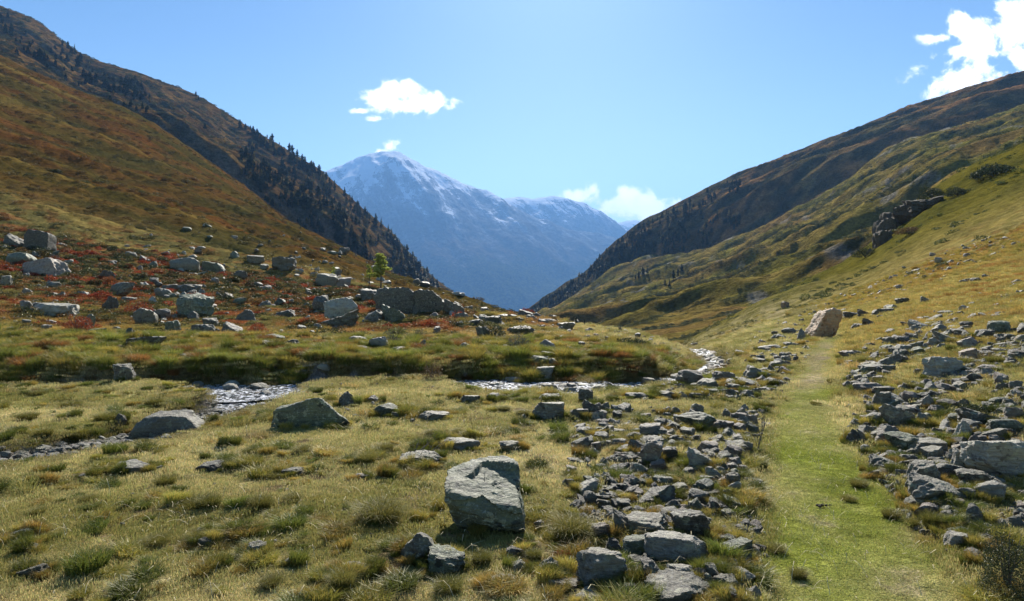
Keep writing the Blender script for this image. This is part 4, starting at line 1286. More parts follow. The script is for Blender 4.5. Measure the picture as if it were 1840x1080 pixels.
def sample_wedge(n, y0, y1, power, u0=-160, u1=2000):
    """points on the ground; density falls with distance as y**-power"""
    e = 2 - power
    q = RNG.uniform(0, 1, n)
    y = (y0 ** e + q * (y1 ** e - y0 ** e)) ** (1 / e) if abs(e) > 1e-6 else y0 * (y1 / y0) ** q
    u = RNG.uniform(u0, u1, n)
    return (u - 920) / F * y, y, u


def rocks_mask(x, y):
    """1 where a large rock already stands"""
    m = np.zeros(len(x), bool)
    for r in ROCKS:
        o = r['obj']
        if r['w'] < 30: continue
        if o.scale[0] == 1 and o.scale[2] == 1:
            wx = r['w'] / F * o.location.y * .5; cx, cy, wy = o.location.x, o.location.y + wx * .6, wx * .6
        else:
            wx = o.scale[0] * .42; wy = o.scale[1] * .42; cx, cy = o.location.x, o.location.y
        m |= ((x - cx) / wx) ** 2 + ((y - cy) / wy) ** 2 < 1
    return m


def wet(x, y, extra=0.0):
    r = np.zeros(len(x), bool)
    for pts in (MAIN, SIDE):
        d, e = polyinfo(x, y, pts)
        r |= d < e[..., 1] + extra
    return r


def upright(n, tilt=.15):
    return np.stack([RNG.normal(0, tilt, n), RNG.normal(0, tilt, n), RNG.uniform(0, 6.28, n)], 1)

# short turf
turf_c = proto_col('turf_patch', [plant_mesh('turf_patch', blades(260, .19, .005, .022, .0032, 1.1, 400 + i, .6), P_TURF) for i in range(6)])
x, y, u = sample_wedge(52000, 2.6, 48, 1.25)
ok = ~wet(x, y, .03) & ~rocks_mask(x, y) & ((fbm(x / .62, y / .62, 4, 112) < .27) | (RNG.uniform(size=len(x)) < .25))
x, y, u = x[ok], y[ok], u[ok]
z = ground_z(x, y)
col, uu, vv, pm = veg_color(x, y, z)
s = (.75 + .5 * RNG.uniform(size=len(x))) * np.clip((y / 6) ** .55, .8, 3)
hs = s * (1 - .7 * pm) * (1 + .5 * fbm(x / 1.3, y / 1.3, 3, 501))
scatter('turf_grass', turf_c, np.stack([x, y, z], 1), upright(len(x), .1), np.stack([s, s, hs], 1), col * RNG.uniform(.85, 1.5, (len(x), 1)), RNG.integers(0, 6, len(x)), label='short grazed turf covering the valley floor')

# taller tufts, thicker on the far bank, the moraine's foot and the right slope
tall_c = proto_col('tall_patch', [plant_mesh('tall_patch', blades(190, .10, .04, .13, .0038, .85, 430 + i, .9, .6), P_TALL) for i in range(6)])
x, y, u = sample_wedge(60000, 2.8, 75, .95)
dens = fbm(x / .7, y / .7, 3, 502) * 2.2 - .22
golden = np.maximum(sstep(y, 16, 18) * (1 - sstep(y, 30, 38)) * (1 - sstep(u, 1150, 1300)), sstep(u, 1400, 1560) * sstep(y, 9, 16) * (1 - .3 * sstep(y, 50, 80)))
nearfield = sstep(u, 950, 1100) * (1 - sstep(y, 9, 12)) * (1 - sstep(u, 1400, 1500)) * .12
dp, ep = polyinfo(x, y, PATH); pmx = 1 - sstep(dp, ep[..., 0] * .9, ep[..., 0] + .15)
bankm = np.zeros(len(x))
for pts in (MAIN, SIDE):
    d, e = polyinfo(x, y, pts); bankm = np.maximum(bankm, (y > 15.6) * (1 - sstep(d - e[..., 1], .35, 1.0)) * (d > e[..., 1] + .12))
ok = (RNG.uniform(size=len(x)) < np.clip(np.maximum(dens, 0) * (.08 + .5 * sstep(y, 9, 15)) + golden * .5 + bankm * .6 + nearfield, 0, 1)) & (RNG.uniform(size=len(x)) > pmx * 1.2) & ~wet(x, y, .1) & ~rocks_mask(x, y)
x, y, u, bankm = x[ok], y[ok], u[ok], bankm[ok]
z = ground_z(x, y); col, uu, vv, pm = veg_color(x, y, z)
col = np.maximum(col, C(.07, .065, .02)) * lerp(C(.85, .95, .75) + 0 * col, C(1.15, 1.0, .9), RNG.uniform(size=len(x)))
s = (.5 + .8 * RNG.uniform(size=len(x)) ** 1.5) * np.clip((y / 8) ** .4, .75, 2.2)
hs = s * (1 + .4 * bankm)
scatter('tall_grass', tall_c, np.stack([x, y, z], 1), upright(len(x), .15), np.stack([s * 1.15, s * 1.15, hs], 1), col, RNG.integers(0, 6, len(x)), label='tufts of yellowing tall grass along bank and slopes')
print('tall', len(x))

# small round tufts in the short turf
tuft_c = proto_col('small_tuft', [plant_mesh('small_tuft', blades(620, .46, .45, .90, .022, .5, 490 + i, .6, .6, .5, .2), P_TALL) for i in range(5)])
x, y, u = sample_wedge(9000, 2.9, 19, .8)
dp, ep = polyinfo(x, y, PATH)
ok = (dp > ep[..., 0] + .05) & ~wet(x, y, .05) & ~rocks_mask(x, y) & (RNG.uniform(size=len(x)) < np.clip(.35 + fbm(x / 1.4, y / 1.4, 3, 505) * 1.8 + .5 * (1 - sstep(dp - ep[..., 0], .05, .5)), .03, 1))
x, y, u = x[ok], y[ok], u[ok]
z = ground_z(x, y); n = len(x)
k = RNG.uniform(size=(n, 1))
tc_ = np.where(k < .5, C(.13, .15, .035), np.where(k < .8, C(.30, .27, .07), C(.36, .27, .08))) * RNG.uniform(.7, 1.3, (n, 1))
s = .07 + .20 * RNG.uniform(size=n) ** 2.6
scatter('small_grass_tufts', tuft_c, np.stack([x, y, z - .005], 1), upright(n, .15), np.stack([s, s, s * RNG.uniform(.35, .75, n)], 1), tc_, RNG.integers(0, 5, n), label='small round dark and golden grass tufts dotting the turf')
print('tufts', n)

# tufts growing up against the rocks
xs, ys = [], []
for r in ROCKS:
    o = r['obj']
    if r['v'] < 600 or r['w'] < 15: continue
    wx = o.scale[0] if o.scale[0] != 1 else r['w'] / F * o.location.y
    wy = wx * .7; cy = o.location.y + (0 if o.scale[0] != 1 else wy * .4)
    m = int(5 + r['w'] / 7)
    a = RNG.uniform(0, 6.28, m); q = RNG.uniform(.9, 1.25, m)
    xs.append(o.location.x + np.cos(a) * wx * .5 * q); ys.append(cy + np.sin(a) * wy * .5 * q)
x = np.concatenate(xs); y = np.concatenate(ys)
ok = ~wet(x, y, 0); x, y = x[ok], y[ok]; n = len(x); z = ground_z(x, y)
k = RNG.uniform(size=(n, 1))
tc_ = np.where(k < .4, C(.14, .15, .035), np.where(k < .8, C(.34, .28, .08), C(.32, .22, .07))) * RNG.uniform(.7, 1.3, (n, 1))
s = (.06 + .12 * RNG.uniform(size=n) ** 2) * np.clip((y / 8) ** .5, .8, 2)
scatter('rockside_tufts', tuft_c, np.stack([x, y, z - .005], 1), upright(n, .2), np.stack([s, s, s * RNG.uniform(.6, 1.3, n)], 1), tc_, RNG.integers(0, 5, n), label='grass growing up round the feet of the rocks')

# rounded tufts crowding the far bank
x, y, u = sample_wedge(9000, 15.9, 25, .5, -60, 1330)
d, e = polyinfo(x, y, MAIN)
ok = (d > e[..., 1] + .25) & ~wet(x, y, .2) & ~rocks_mask(x, y) & (RNG.uniform(size=len(x)) < .25 + .6 * (1 - sstep(d - e[..., 1], .4, 2.2)) * (fbm(x / 1.5, y / 1.5, 3, 506) > -.1))
x, y = x[ok], y[ok]; z = ground_z(x, y); n = len(x)
k = RNG.uniform(size=(n, 1))
tc_ = np.where(k < .55, C(.20, .21, .05), np.where(k < .85, C(.32, .26, .07), C(.26, .13, .05))) * RNG.uniform(.7, 1.3, (n, 1))
s = .16 + .34 * RNG.uniform(size=n) ** 1.8
scatter('bank_tufts', tuft_c, np.stack([x, y, z - .01], 1), upright(n, .1), np.stack([s, s, s * RNG.uniform(.6, 1.1, n)], 1), tc_, RNG.integers(0, 5, n), label='rounded grass tufts crowding the far bank of the brook')

# low heath: red, rust and dark clumps on the moraine and the slopes
heath_c = proto_col('heath_clump', [plant_mesh('heath_clump', leaves(260, .5, .36, .045, 460 + i), P_HEATH) for i in range(5)])
x, y, u = sample_wedge(64000, 22, 430, .55)
D_, = (y,)
inview = (u < 1000) | (u > 1020)
dn = fbm(x / 5 + 3, y / 5, 4, 503)
left = (1 - sstep(u, 880, 1060)) * sstep(y, 23, 32)
knoll = sstep(u, 850, 950) * (1 - sstep(u, 1250, 1350)) * sstep(y, 24, 30)
right = sstep(u, 1230, 1350) * sstep(y, 40, 70)
pr = left * np.clip(.50 + dn * 1.8 - .45 * sstep(y, 70, 150), .06, 1) + knoll * np.clip(.15 + dn * 1.5, 0, .6) + right * np.clip(sstep(fbm((x + y * .5) / 24, (y - x * .4) / 7, 4, 504), .12, .35), 0, 1) * .8
ok = (RNG.uniform(size=len(x)) < pr) & ~rocks_mask(x, y)
x, y, u = x[ok], y[ok], u[ok]
z = ground_z(x, y); col, uu, vv, pm = veg_color(x, y, z)
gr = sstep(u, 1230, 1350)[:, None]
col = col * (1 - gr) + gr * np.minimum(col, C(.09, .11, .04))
k = RNG.uniform(size=(len(x), 1))
dk = np.where(y < 80, .38, .08)[:, None]
col = np.where(k < dk, col * .15 + C(.05, .062, .025), np.where(k > .85, col * 1.3, col))
s = (.3 + .85 * RNG.uniform(size=len(x)) ** 2) * np.clip((y / 40) ** .75, .6, 3.2)
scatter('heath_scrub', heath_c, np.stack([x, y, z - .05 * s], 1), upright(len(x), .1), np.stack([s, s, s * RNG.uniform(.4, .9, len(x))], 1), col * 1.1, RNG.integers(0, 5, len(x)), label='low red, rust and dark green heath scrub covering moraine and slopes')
print('heath', len(x))

x, y, u = sample_wedge(30000, 23.5, 95, .6, -60, 1000)
dn = fbm(x / 3 + 3, y / 3, 4, 507)
edge = sstep(y + 4 * fbm(x / 3, y / 3, 3, 508), 25, 31)
ok = (RNG.uniform(size=len(x)) < edge * (1 - sstep(u, 860, 1000)) * np.clip(.6 + dn * 2, .15, 1)) & ~rocks_mask(x, y)
x, y = x[ok], y[ok]; z = ground_z(x, y); n = len(x)
rd = fbm(x / 4.2 + 9, y / 4.2, 4, 105)[:, None] + RNG.normal(0, .1, (n, 1))
k = RNG.uniform(size=(n, 1))
tc_ = np.where(rd > .16, np.where(k < .6, C(.36, .07, .03), C(.26, .10, .04)), np.where(k < .42, C(.06, .072, .03), np.where(k < .75, C(.13, .12, .045), C(.22, .13, .05)))) * RNG.uniform(.7, 1.3, (n, 1))
s = (.28 + .75 * RNG.uniform(size=n) ** 2) * np.clip((y / 35) ** .5, .8, 1.6)
scatter('moraine_scrub', heath_c, np.stack([x, y, z - .04], 1), upright(n, .12), np.stack([s, s, s * RNG.uniform(.45, 1.0, n)], 1), tc_, RNG.integers(0, 5, n), label='bilberry and heather scrub, red and dark green, filling the moraine between boulders')

# small stones too many to count
stone_c = proto_col('loose_stone', [lib('bswpr'[i % 5], 'ggpndt'[i % 6], i % 6, 3) for i in range(12)])
X, Y, Z, SS = [], [], [], []
def stones_px(n, u0, u1, v0, v1, s0, s1, dens):
    us = RNG.uniform(u0, u1, n); vs = RNG.uniform(v0, v1, n)
    k = np.array([dens(a, b) for a, b in zip(us, vs)]) > RNG.uniform(size=n)
    us, vs = us[k], vs[k]
    x, y, z, ok = pick_many(us, vs)
    px = s0 + (s1 - s0) * RNG.uniform(size=len(us)) ** 2.5
    d, e = polyinfo(x, y, PATH)
    ok &= (d > e[..., 0] * 1.0) & (y < 300)
    X.append(x[ok]); Y.append(y[ok]); Z.append(z[ok]); SS.append((px / F * y)[ok])
stones_px(5200, 1020, 1400, 740, 1080, 5, 26, d_centre)
stones_px(900, 1040, 1360, 780, 1080, 14, 38, d_centre)
stones_px(1500, 1520, 1860, 590, 980, 12, 34, d_right)
stones_px(7500, 1500, 1860, 560, 1010, 4, 24, d_right)
stones_px(1700, 0, 880, 410, 620, 4, 20, lambda u, v: d_mor(u, v) * .9)
stones_px(1300, 860, 1250, 570, 660, 4, 16, lambda u, v: .6)
stones_px(4500, 1380, 1850, 430, 640, 3, 12, lambda u, v: .75 * max(0, math.sin((v + (u - 1500) * .42) / 17) * .8 + .1) * (1 if v > 560 - (u - 1400) * .36 else 0))
stones_px(700, 1180, 1420, 640, 720, 5, 20, lambda u, v: .9)
stones_px(260, 1330, 1460, 595, 650, 4, 13, lambda u, v: .8)
stones_px(260, 0, 1000, 720, 1080, 4, 10, lambda u, v: .5)
stones_px(160, 560, 1180, 690, 770, 4, 12, lambda u, v: .6)
x, y, z, ss = map(np.concatenate, (X, Y, Z, SS))
print('stones', len(x))
n = len(x)
scatter('loose_stones', stone_c, np.stack([x, y, z - ss * np.where(y > 22, .16, .08)], 1), upright(n, .25), np.stack([ss, ss * RNG.uniform(.6, 1, n), ss * RNG.uniform(.35, .8, n)], 1), np.ones((n, 3)), RNG.integers(0, 12, n), label='small grey stones lying loose between the boulders')
# cobbles in the beds
cob_c = proto_col('cobble', [lib('r', 'ppgpt'[i % 5], i % 6, 2) for i in range(8)])
xs, ys, zs, ssz = [], [], [], []
for pts, n, a, b_ in ((SIDE, 8000, .03, .15), (MAIN, 2600, .08, .42)):
    pts = np.array(pts)
    seg = np.r_[0, np.cumsum(np.hypot(np.diff(pts[:, 0]), np.diff(pts[:, 1])))]
    q = pchip(seg, pts, RNG.uniform(0, seg[-1], n))
    ang = RNG.uniform(0, 6.28, n); rr = np.sqrt(RNG.uniform(0, 1, n)) * (q[:, 3] + .18)
    if pts is not None and a > .04: rr = (.55 + .5 * RNG.uniform(0, 1, n)) * q[:, 3] * np.where(RNG.uniform(size=n) < .25, .6, 1)
    xx = q[:, 0] + np.cos(ang) * rr; yy = q[:, 1] + np.sin(ang) * rr
    okk = (np.abs(xx / yy) < .95) & (yy < 60)
    xx, yy = xx[okk], yy[okk]
    sz = a + (b_ - a) * RNG.uniform(size=len(xx)) ** 3
    xs.append(xx); ys.append(yy); zs.append(ground_z(xx, yy) + (.08 if a > .04 else 0)); ssz.append(sz)
x, y, z, ss = map(np.concatenate, (xs, ys, zs, ssz)); n = len(x)
scatter('stream_gravel', cob_c, np.stack([x, y, z - ss * .1], 1), upright(n, .2), np.stack([ss, ss * RNG.uniform(.6, 1, n), ss * RNG.uniform(.35, .6, n)], 1), np.ones((n, 3)), RNG.integers(0, 8, n), label='wet cobbles and gravel in the bed of the brook')

# dry stems lying and standing
def stem_mesh(n, seed):
    rs = np.random.default_rng(seed); V = []; Fq = []
    for i in range(n):
        L = rs.uniform(.04, .13); a = rs.uniform(0, 6.28); w_ = .0016
        x0, y0 = rs.uniform(-.5, .5, 2); k = len(V); bend = rs.uniform(-.5, .5); up = rs.uniform(.01, .08) if rs.uniform() < .8 else L
        for j in range(4):
            t_ = j / 3; aa = a + bend * t_
            px_, py_, pz = x0 + math.cos(aa) * L * t_, y0 + math.sin(aa) * L * t_, .012 + up * math.sin(t_ * 2.2)
            V += [(px_ - math.sin(aa) * w_, py_ + math.cos(aa) * w_, pz), (px_ + math.sin(aa) * w_, py_ - math.cos(aa) * w_, pz)]
            if j: Fq.append((k + 2 * j - 2, k + 2 * j - 1, k + 2 * j + 1, k + 2 * j))
    me = mesh_np('dry_stem', V, [np.array(Fq)]); me.materials.append(M_STRAW); return me
st_c = proto_col('dry_stem', [stem_mesh(9, 70 + i) for i in range(5)])
x, y, u = sample_wedge(420, 2.8, 12, 1.0)
ok = ~wet(x, y, .1) & ~rocks_mask(x, y); x, y = x[ok], y[ok]; n = len(x)
scatter('dry_grass_stems', st_c, np.stack([x, y, ground_z(x, y) + .01], 1), upright(n, .05), np.ones((n, 3)) * RNG.uniform(.6, 1.3, (n, 1)), np.ones((n, 3)), RNG.integers(0, 5, n), label='pale dry stems lying on the short turf')

# ------------------------------------------------------------------ tussocks, bushes and other single plants
def at_px(u, v):
    x, y, z = pick(u, v); return x, y, z

TUS = [plant_mesh('blade_tuft', blades(1900, .46, .4, .95, .012, .70, 600 + i, .7, .55, .55, .3), P_TUSS) for i in range(5)]
TUSG = [plant_mesh('blade_tuft_green', blades(1700, .46, .35, .85, .014, .62, 620 + i, .7, .5, .55, .1), P_TUSS) for i in range(3)]
TUSSOCKS = []
def tussock(u, v, wd, hh, green=False, name='grass_tussock'):
    x, y, z = at_px(u, v)
    r_ = wd / F * y
    o = bpy.data.objects.new(name, random.choice(TUSG if green else TUS)); COL.objects.link(o)
    yc = y + r_ * .3
    o.location = ((u - 920) / F * y, yc, float(ground_z(np.array([x]), np.array([yc]), False)[0]) - .01)
    o.scale = (r_ * .62, r_ * .62, hh / F * y * .95)
    o.rotation_euler = (0, 0, random.uniform(0, 6.28))
    TUSSOCKS.append(dict(u=u, v=v - hh / 2, w=wd, h=hh, obj=o, green=green))
for e in [(677, 950, 104, 56), (1030, 985, 92, 72), (368, 918, 58, 36, 1), (462, 922, 54, 42), (290, 878, 46, 34), (540, 818, 48, 22), (840, 790, 34, 20), (820, 782, 26, 16), (775, 784, 34, 16), (445, 820, 44, 20, 1), (392, 828, 34, 14),
          (482, 866, 34, 18), (610, 1068, 60, 56), (803, 1078, 72, 50, 1), (1690, 955, 58, 48, 1), (1440, 1046, 40, 30), (520, 905, 40, 20), (865, 1020, 50, 38, 1), (1050, 975, 46, 34), (655, 838, 46, 34), (690, 815, 40, 22), (250, 800, 30, 16),
          (150, 905, 40, 20), (345, 975, 46, 26), (270, 985, 60, 26), (200, 1000, 50, 26), (440, 1010, 30, 24), (60, 930, 34, 18), (1400, 1000, 44, 26), (1345, 800, 34, 20), (1320, 745, 34, 16), (1380, 735, 40, 18), (1550, 880, 40, 22), (1530, 905, 34, 18),
          (1610, 935, 44, 24), (1655, 952, 40, 24), (1470, 730, 26, 12), (1345, 868, 34, 20, 1), (1228, 808, 34, 22, 1), (1120, 752, 30, 14), (940, 748, 34, 14), (905, 740, 30, 12), (560, 745, 26, 12), (480, 1060, 50, 26), (960, 1010, 40, 30, 1),
          (535, 980, 34, 16), (130, 800, 44, 24), (70, 790, 40, 22), (180, 760, 44, 22), (40, 760, 44, 22), (270, 735, 40, 20), (120, 735, 44, 20), (330, 738, 36, 18), (60, 712, 36, 14), (1590, 690, 34, 20), (1650, 700, 40, 20), (1740, 660, 50, 24, 1),
          (1800, 655, 44, 22, 1), (1560, 655, 34, 20), (1500, 690, 26, 14)]:
    tussock(e[0], e[1], e[2], e[3], len(e) > 4)
# tussocks standing along the far bank
for i in range(46):
    u = 10 + i * 26 + random.uniform(-8, 8)
    tussock(u, 672 + random.uniform(-14, 10) + (4 if u > 700 else 0), random.uniform(20, 36), random.uniform(13, 24), random.random() < .3)

def curve_limb(bm, pts, r0, r1, seg=5):
    """tapered limb through points"""
    rings = []
    n = len(pts)
    for i, p in enumerate(pts):
        p = Vector(p)
        d = (Vector(pts[min(i + 1, n - 1)]) - Vector(pts[max(i - 1, 0)])).normalized()
        a = d.orthogonal().normalized(); b_ = d.cross(a)
        r_ = r0 + (r1 - r0) * i / (n - 1)
        rings.append([bm.verts.new(p + (a * math.cos(k * 6.2832 / seg) + b_ * math.sin(k * 6.2832 / seg)) * r_) for k in range(seg)])
    for A, B in zip(rings[:-1], rings[1:]):
        for k in range(seg): bm.faces.new((A[k], A[(k + 1) % seg], B[(k + 1) % seg], B[k]))
    bm.faces.new(rings[-1])


def bm_obj(name, bm, mat, parent=None):
    me = bpy.data.meshes.new(name); bm.to_mesh(me); bm.free(); me.materials.append(mat)
    o = bpy.data.objects.new(name, me); COL.objects.link(o); o.parent = parent
    return o


def bush(name, u, v, wd, hh, mat, n, label, cat='bush', group=None, leaf=.03, seed=0):
    x, y, z = at_px(u, v)
    R_ = wd / F * y / 2; H_ = hh / F * y * 1.05
    root = bpy.data.objects.new(name, None); COL.objects.link(root)
    yc = y + R_ * .5
    root.location = (x, yc, float(ground_z(np.array([x]), np.array([yc]), False)[0]) * .5 + z * .5 - .04)
    tag(root, label, cat, group)
    me = plant_mesh('foliage', leaves(n, R_, H_, leaf * R_, seed + int(u), fill=.45), mat)
    add_obj('foliage', me, None, root)
    bm = bmesh.new(); rs = random.Random(seed + int(v))
    for i in range(12):
        a = rs.uniform(0, 6.28); e = rs.uniform(.3, .85)
        curve_limb(bm, [(0, 0, 0), (math.cos(a) * R_ * e * .4, math.sin(a) * R_ * e * .4, H_ * .45), (math.cos(a) * R_ * e, math.sin(a) * R_ * e, H_ * rs.uniform(.6, .95))], R_ * .03, R_ * .008, 4)
    bm_obj('stem', bm, M_TWIG, root)
    return root

bush('juniper_bush', 1828, 1078, 96, 120, P_JUN, 9000, 'large dark juniper bush cut by the right edge at the bottom', leaf=.028)
bush('juniper_bush', 1772, 752, 76, 26, P_JUN, 2600, 'spreading dark juniper draped over the slab in the right rock field', leaf=.035)
bush('juniper_bush', 886, 608, 56, 24, P_JUN, 2200, 'dark juniper on the knoll, left one of two side by side', leaf=.035)
bush('juniper_bush', 937, 606, 50, 18, P_JUN, 2000, 'dark flat juniper on the knoll just above the grey-leaved shrub', leaf=.035)
bush('juniper_bush', 1141, 629, 76, 21, P_JUN, 2600, 'long low dark juniper at the right end of the knoll', leaf=.03)
bush('willow_shrub', 933, 632, 58, 28, P_GREYB, 2600, 'round grey-leaved shrub in front of the knoll junipers', 'shrub', leaf=.035)
bush('willow_shrub', 701, 622, 38, 24, P_GREYB, 1500, 'grey-leaved shrub among red scrub below the sloping dark moraine boulder', 'shrub', leaf=.04)
bush('willow_shrub', 752, 610, 28, 20, P_GREYB, 1200, 'small grey-leaved shrub on the knoll right of a larger grey one', 'shrub', leaf=.045)
bush('green_shrub', 710, 604, 54, 18, plant_material('olive_leaf', (.06, .07, .02), (.2, .2, .06), ownc=False), 1800, 'olive green mounded shrub in front of the leaning wedge boulder', 'shrub', leaf=.035)
bush('brown_shrub', 804, 588, 42, 17, P_BROWNB, 1500, 'brown twiggy shrub right below the sloping dark moraine boulder', 'shrub', leaf=.04)
bush('brown_shrub', 775, 682, 44, 30, P_BROWNB, 1800, 'russet brown shrub hanging over the cut bank of the brook', 'shrub', leaf=.035)
bush('dark_shrub', 400, 541, 28, 20, P_JUN, 1100, 'round dark bush on the moraine right of the squat boulder', leaf=.045)
bush('red_shrub', 240, 562, 54, 20, P_REDB, 1900, 'dark red cushion shrub left of the smooth dark dome', 'shrub', leaf=.035)
bush('red_shrub', 131, 602, 54, 36, P_REDB, 2600, 'large bright red shrub at the left edge of the moraine', 'shrub', leaf=.035)
bush('red_shrub', 457, 602, 42, 22, P_REDB, 1600, 'red-brown shrub at the moraine foot below the hump-backed boulder', 'shrub', leaf=.04)
bush('dark_shrub', 70, 463, 32, 14, P_JUN, 1000, 'dark green bush at the foot of the tall hillside block', leaf=.05)
bush('dark_shrub', 1600, 806, 30, 24, P_BROWNB, 1500, 'brown heather tuft between rocks beside the path', 'shrub', leaf=.045)
bush('red_shrub', 1010, 1018, 56, 30, P_REDB, 1200, 'small red-leaved shrub at the foot of the big foreground tussock', 'shrub', leaf=.035)

# the lone young larch above the boulders and other single conifers
def larch(name, u, v, hpx, label, seed, dense=1.0, lean=0.0, wide=.26):
    x, y, z = at_px(u, v)
    H_ = hpx / F * y
    root = bpy.data.objects.new(name, None); COL.objects.link(root)
    root.location = (x, y, z - .1); tag(root, label, 'tree')
    rs = random.Random(seed)
    bm = bmesh.new()
    top = (lean * H_, 0, H_)
    pts = [(lean * H_ * t_ ** 2 + math.sin(t_ * 5) * .01 * H_, 0, H_ * t_) for t_ in (0, .2, .4, .6, .8, 1)]
    curve_limb(bm, pts, H_ * .022, H_ * .004, 7)
    bm_obj('trunk', bm, M_BARK, root)
    bmb = bmesh.new(); V, bcs = [], []
    for i in range(int(40 * dense)):
        t_ = .40 + .58 * (i + rs.random()) / int(40 * dense)
        a = rs.uniform(0, 6.28)
        L_ = H_ * wide * (1.04 - t_) ** .5 * rs.uniform(.45, 1.2) * (1.25 if math.cos(a) < 0 and t_ < .55 else 1)
        if t_ < .55 and math.cos(a) > .2: L_ *= .3
        p0 = Vector((lean * H_ * t_ ** 2, 0, H_ * t_)); d = Vector((math.cos(a), math.sin(a), .12))
        p1 = p0 + d * L_ * .6 + Vector((0, 0, -.02 * H_)); p2 = p0 + d * L_ + Vector((0, 0, -.01 * H_))
        curve_limb(bmb, [p0, p1, p2], H_ * .005, H_ * .0015, 3)
        for k in range(70):
            q = p0.lerp(p2, .15 + .85 * rs.random()) + Vector((rs.gauss(0, 1), rs.gauss(0, 1), rs.gauss(-.6, .6))) * H_ * .012
            s_ = H_ * .021 * rs.uniform(.6, 1.4); aa = Vector((rs.gauss(0, 1), rs.gauss(0, 1), rs.gauss(0, 1))).normalized(); bb_ = aa.orthogonal().normalized()
            V += [q - aa * s_ * 1.6, q + bb_ * s_ * .6, q + aa * s_ * 1.6, q - bb_ * s_ * .6]; bcs += [rs.random()] * 4
    bm_obj('branch', bmb, M_BARK, root)
    i = np.arange(len(V) // 4) * 4
    me = plant_mesh('crown', (np.array([q[:] for q in V]), [np.stack([i, i + 1, i + 2, i + 3], 1)], np.array(bcs)), P_LARCH)
    add_obj('crown', me, None, root)
larch('larch_tree', 684, 524, 70, 'lone light green young larch with bare dark trunk standing above the biggest moraine boulder', 3, 1.4, .0, .36)
larch('larch_tree', 664, 514, 38, 'thin leaning larch with sparse green twigs left of the lone larch', 8, .6, -.05, .34)
larch('larch_sapling', 600, 503, 24, 'tiny green larch sapling growing on the boulder high on the moraine', 11, .5, 0, .4)


def conifer_mesh(seed, kind='pine', whorls=11, per=9):
    rs = random.Random(seed); bm = bmesh.new()
    curve_limb(bm, [(0, 0, -.05), (0, 0, .5), (0, 0, .98)], .022, .004, 5)
    nt = len(bm.faces)
    for w_ in range(whorls):
        t_ = .10 + .88 * w_ / (whorls - 1)
        if kind == 'pine': r_ = .17 * math.sin(min(1, (1.06 - t_) * 1.7) * 1.57) * rs.uniform(.75, 1.15)
        else: r_ = .20 * (1.04 - t_) * rs.uniform(.75, 1.2)
        for k in range(per):
            if rs.random() < .12: continue
            a = k * 6.2832 / per + rs.uniform(-.35, .35); rr = r_ * rs.uniform(.6, 1.25); dz = rs.uniform(-.05, .03)
            d = Vector((math.cos(a), math.sin(a), 0)); s_ = Vector((-d.y, d.x, 0)) * rr * rs.uniform(.35, .6)
            z0 = t_ + rs.uniform(-.02, .02)
            tip = d * rr + Vector((0, 0, z0 + dz)); mid = d * rr * .55
            up = Vector((0, 0, z0 + .035)); dn = Vector((0, 0, z0 - .05))
            A = bm.verts.new(up); B = bm.verts.new(mid + s_ + Vector((0, 0, z0 - .01))); Cc = bm.verts.new(tip); D = bm.verts.new(mid - s_ + Vector((0, 0, z0 - .01))); E = bm.verts.new(mid + dn + Vector((0, 0, -.01)))
            bm.faces.new((A, B, Cc)); bm.faces.new((A, Cc, D)); bm.faces.new((E, Cc, B)); bm.faces.new((E, D, Cc))
    me = bpy.data.meshes.new('conifer'); bm.to_mesh(me)
    mi = np.zeros(len(me.polygons), np.int32); mi[:nt] = 1
    me.polygons.foreach_set('material_index', mi)
    rs2 = np.random.default_rng(seed); flt_attr(me, 'bc', rs2.uniform(0, 1, len(me.vertices)))
    bm.free()
    return me
def with_mat(me, mat):
    c = me.copy(); c.materials.append(mat); c.materials.append(M_BARK); return c
CM = [conifer_mesh(900 + i, 'pine' if i % 3 else 'spruce') for i in range(6)]
PINES = [with_mat(m, P_PINE) for m in CM]; YELLS = [with_mat(m, P_YEL) for m in CM[:3]]
TREES = []
def tree_on(sheet, u, v, hpx, yellow=False, d0=505, d1=1400, zone='left', wide=1.0, name=None):
    if sheet is None: x, y, z = pick(u, v)
    else: x, y, z = sheet.pick(u, v, d0, d1)
    H_ = hpx / F * y
    o = bpy.data.objects.new(name or ('larch_tree' if yellow else 'pine_tree'), random.choice(YELLS if yellow else PINES)); COL.objects.link(o)
    o.location = (x, y, z - H_ * .04)
    k = H_ * random.uniform(1.15, 1.85) * wide
    o.scale = (k, k, H_); o.rotation_euler = (0, 0, random.uniform(0, 6.28))
    TREES.append(dict(u=u, v=v, h=hpx, obj=o, yellow=yellow, zone=zone))
    return o
LSIL = [(0, 12), (60, 36), (150, 100), (250, 130), (350, 172), (420, 213), (500, 262), (580, 312), (650, 375), (700, 415), (760, 484), (820, 530)]
def lsil(u): return float(np.interp(u, [p[0] for p in LSIL], [p[1] for p in LSIL]))
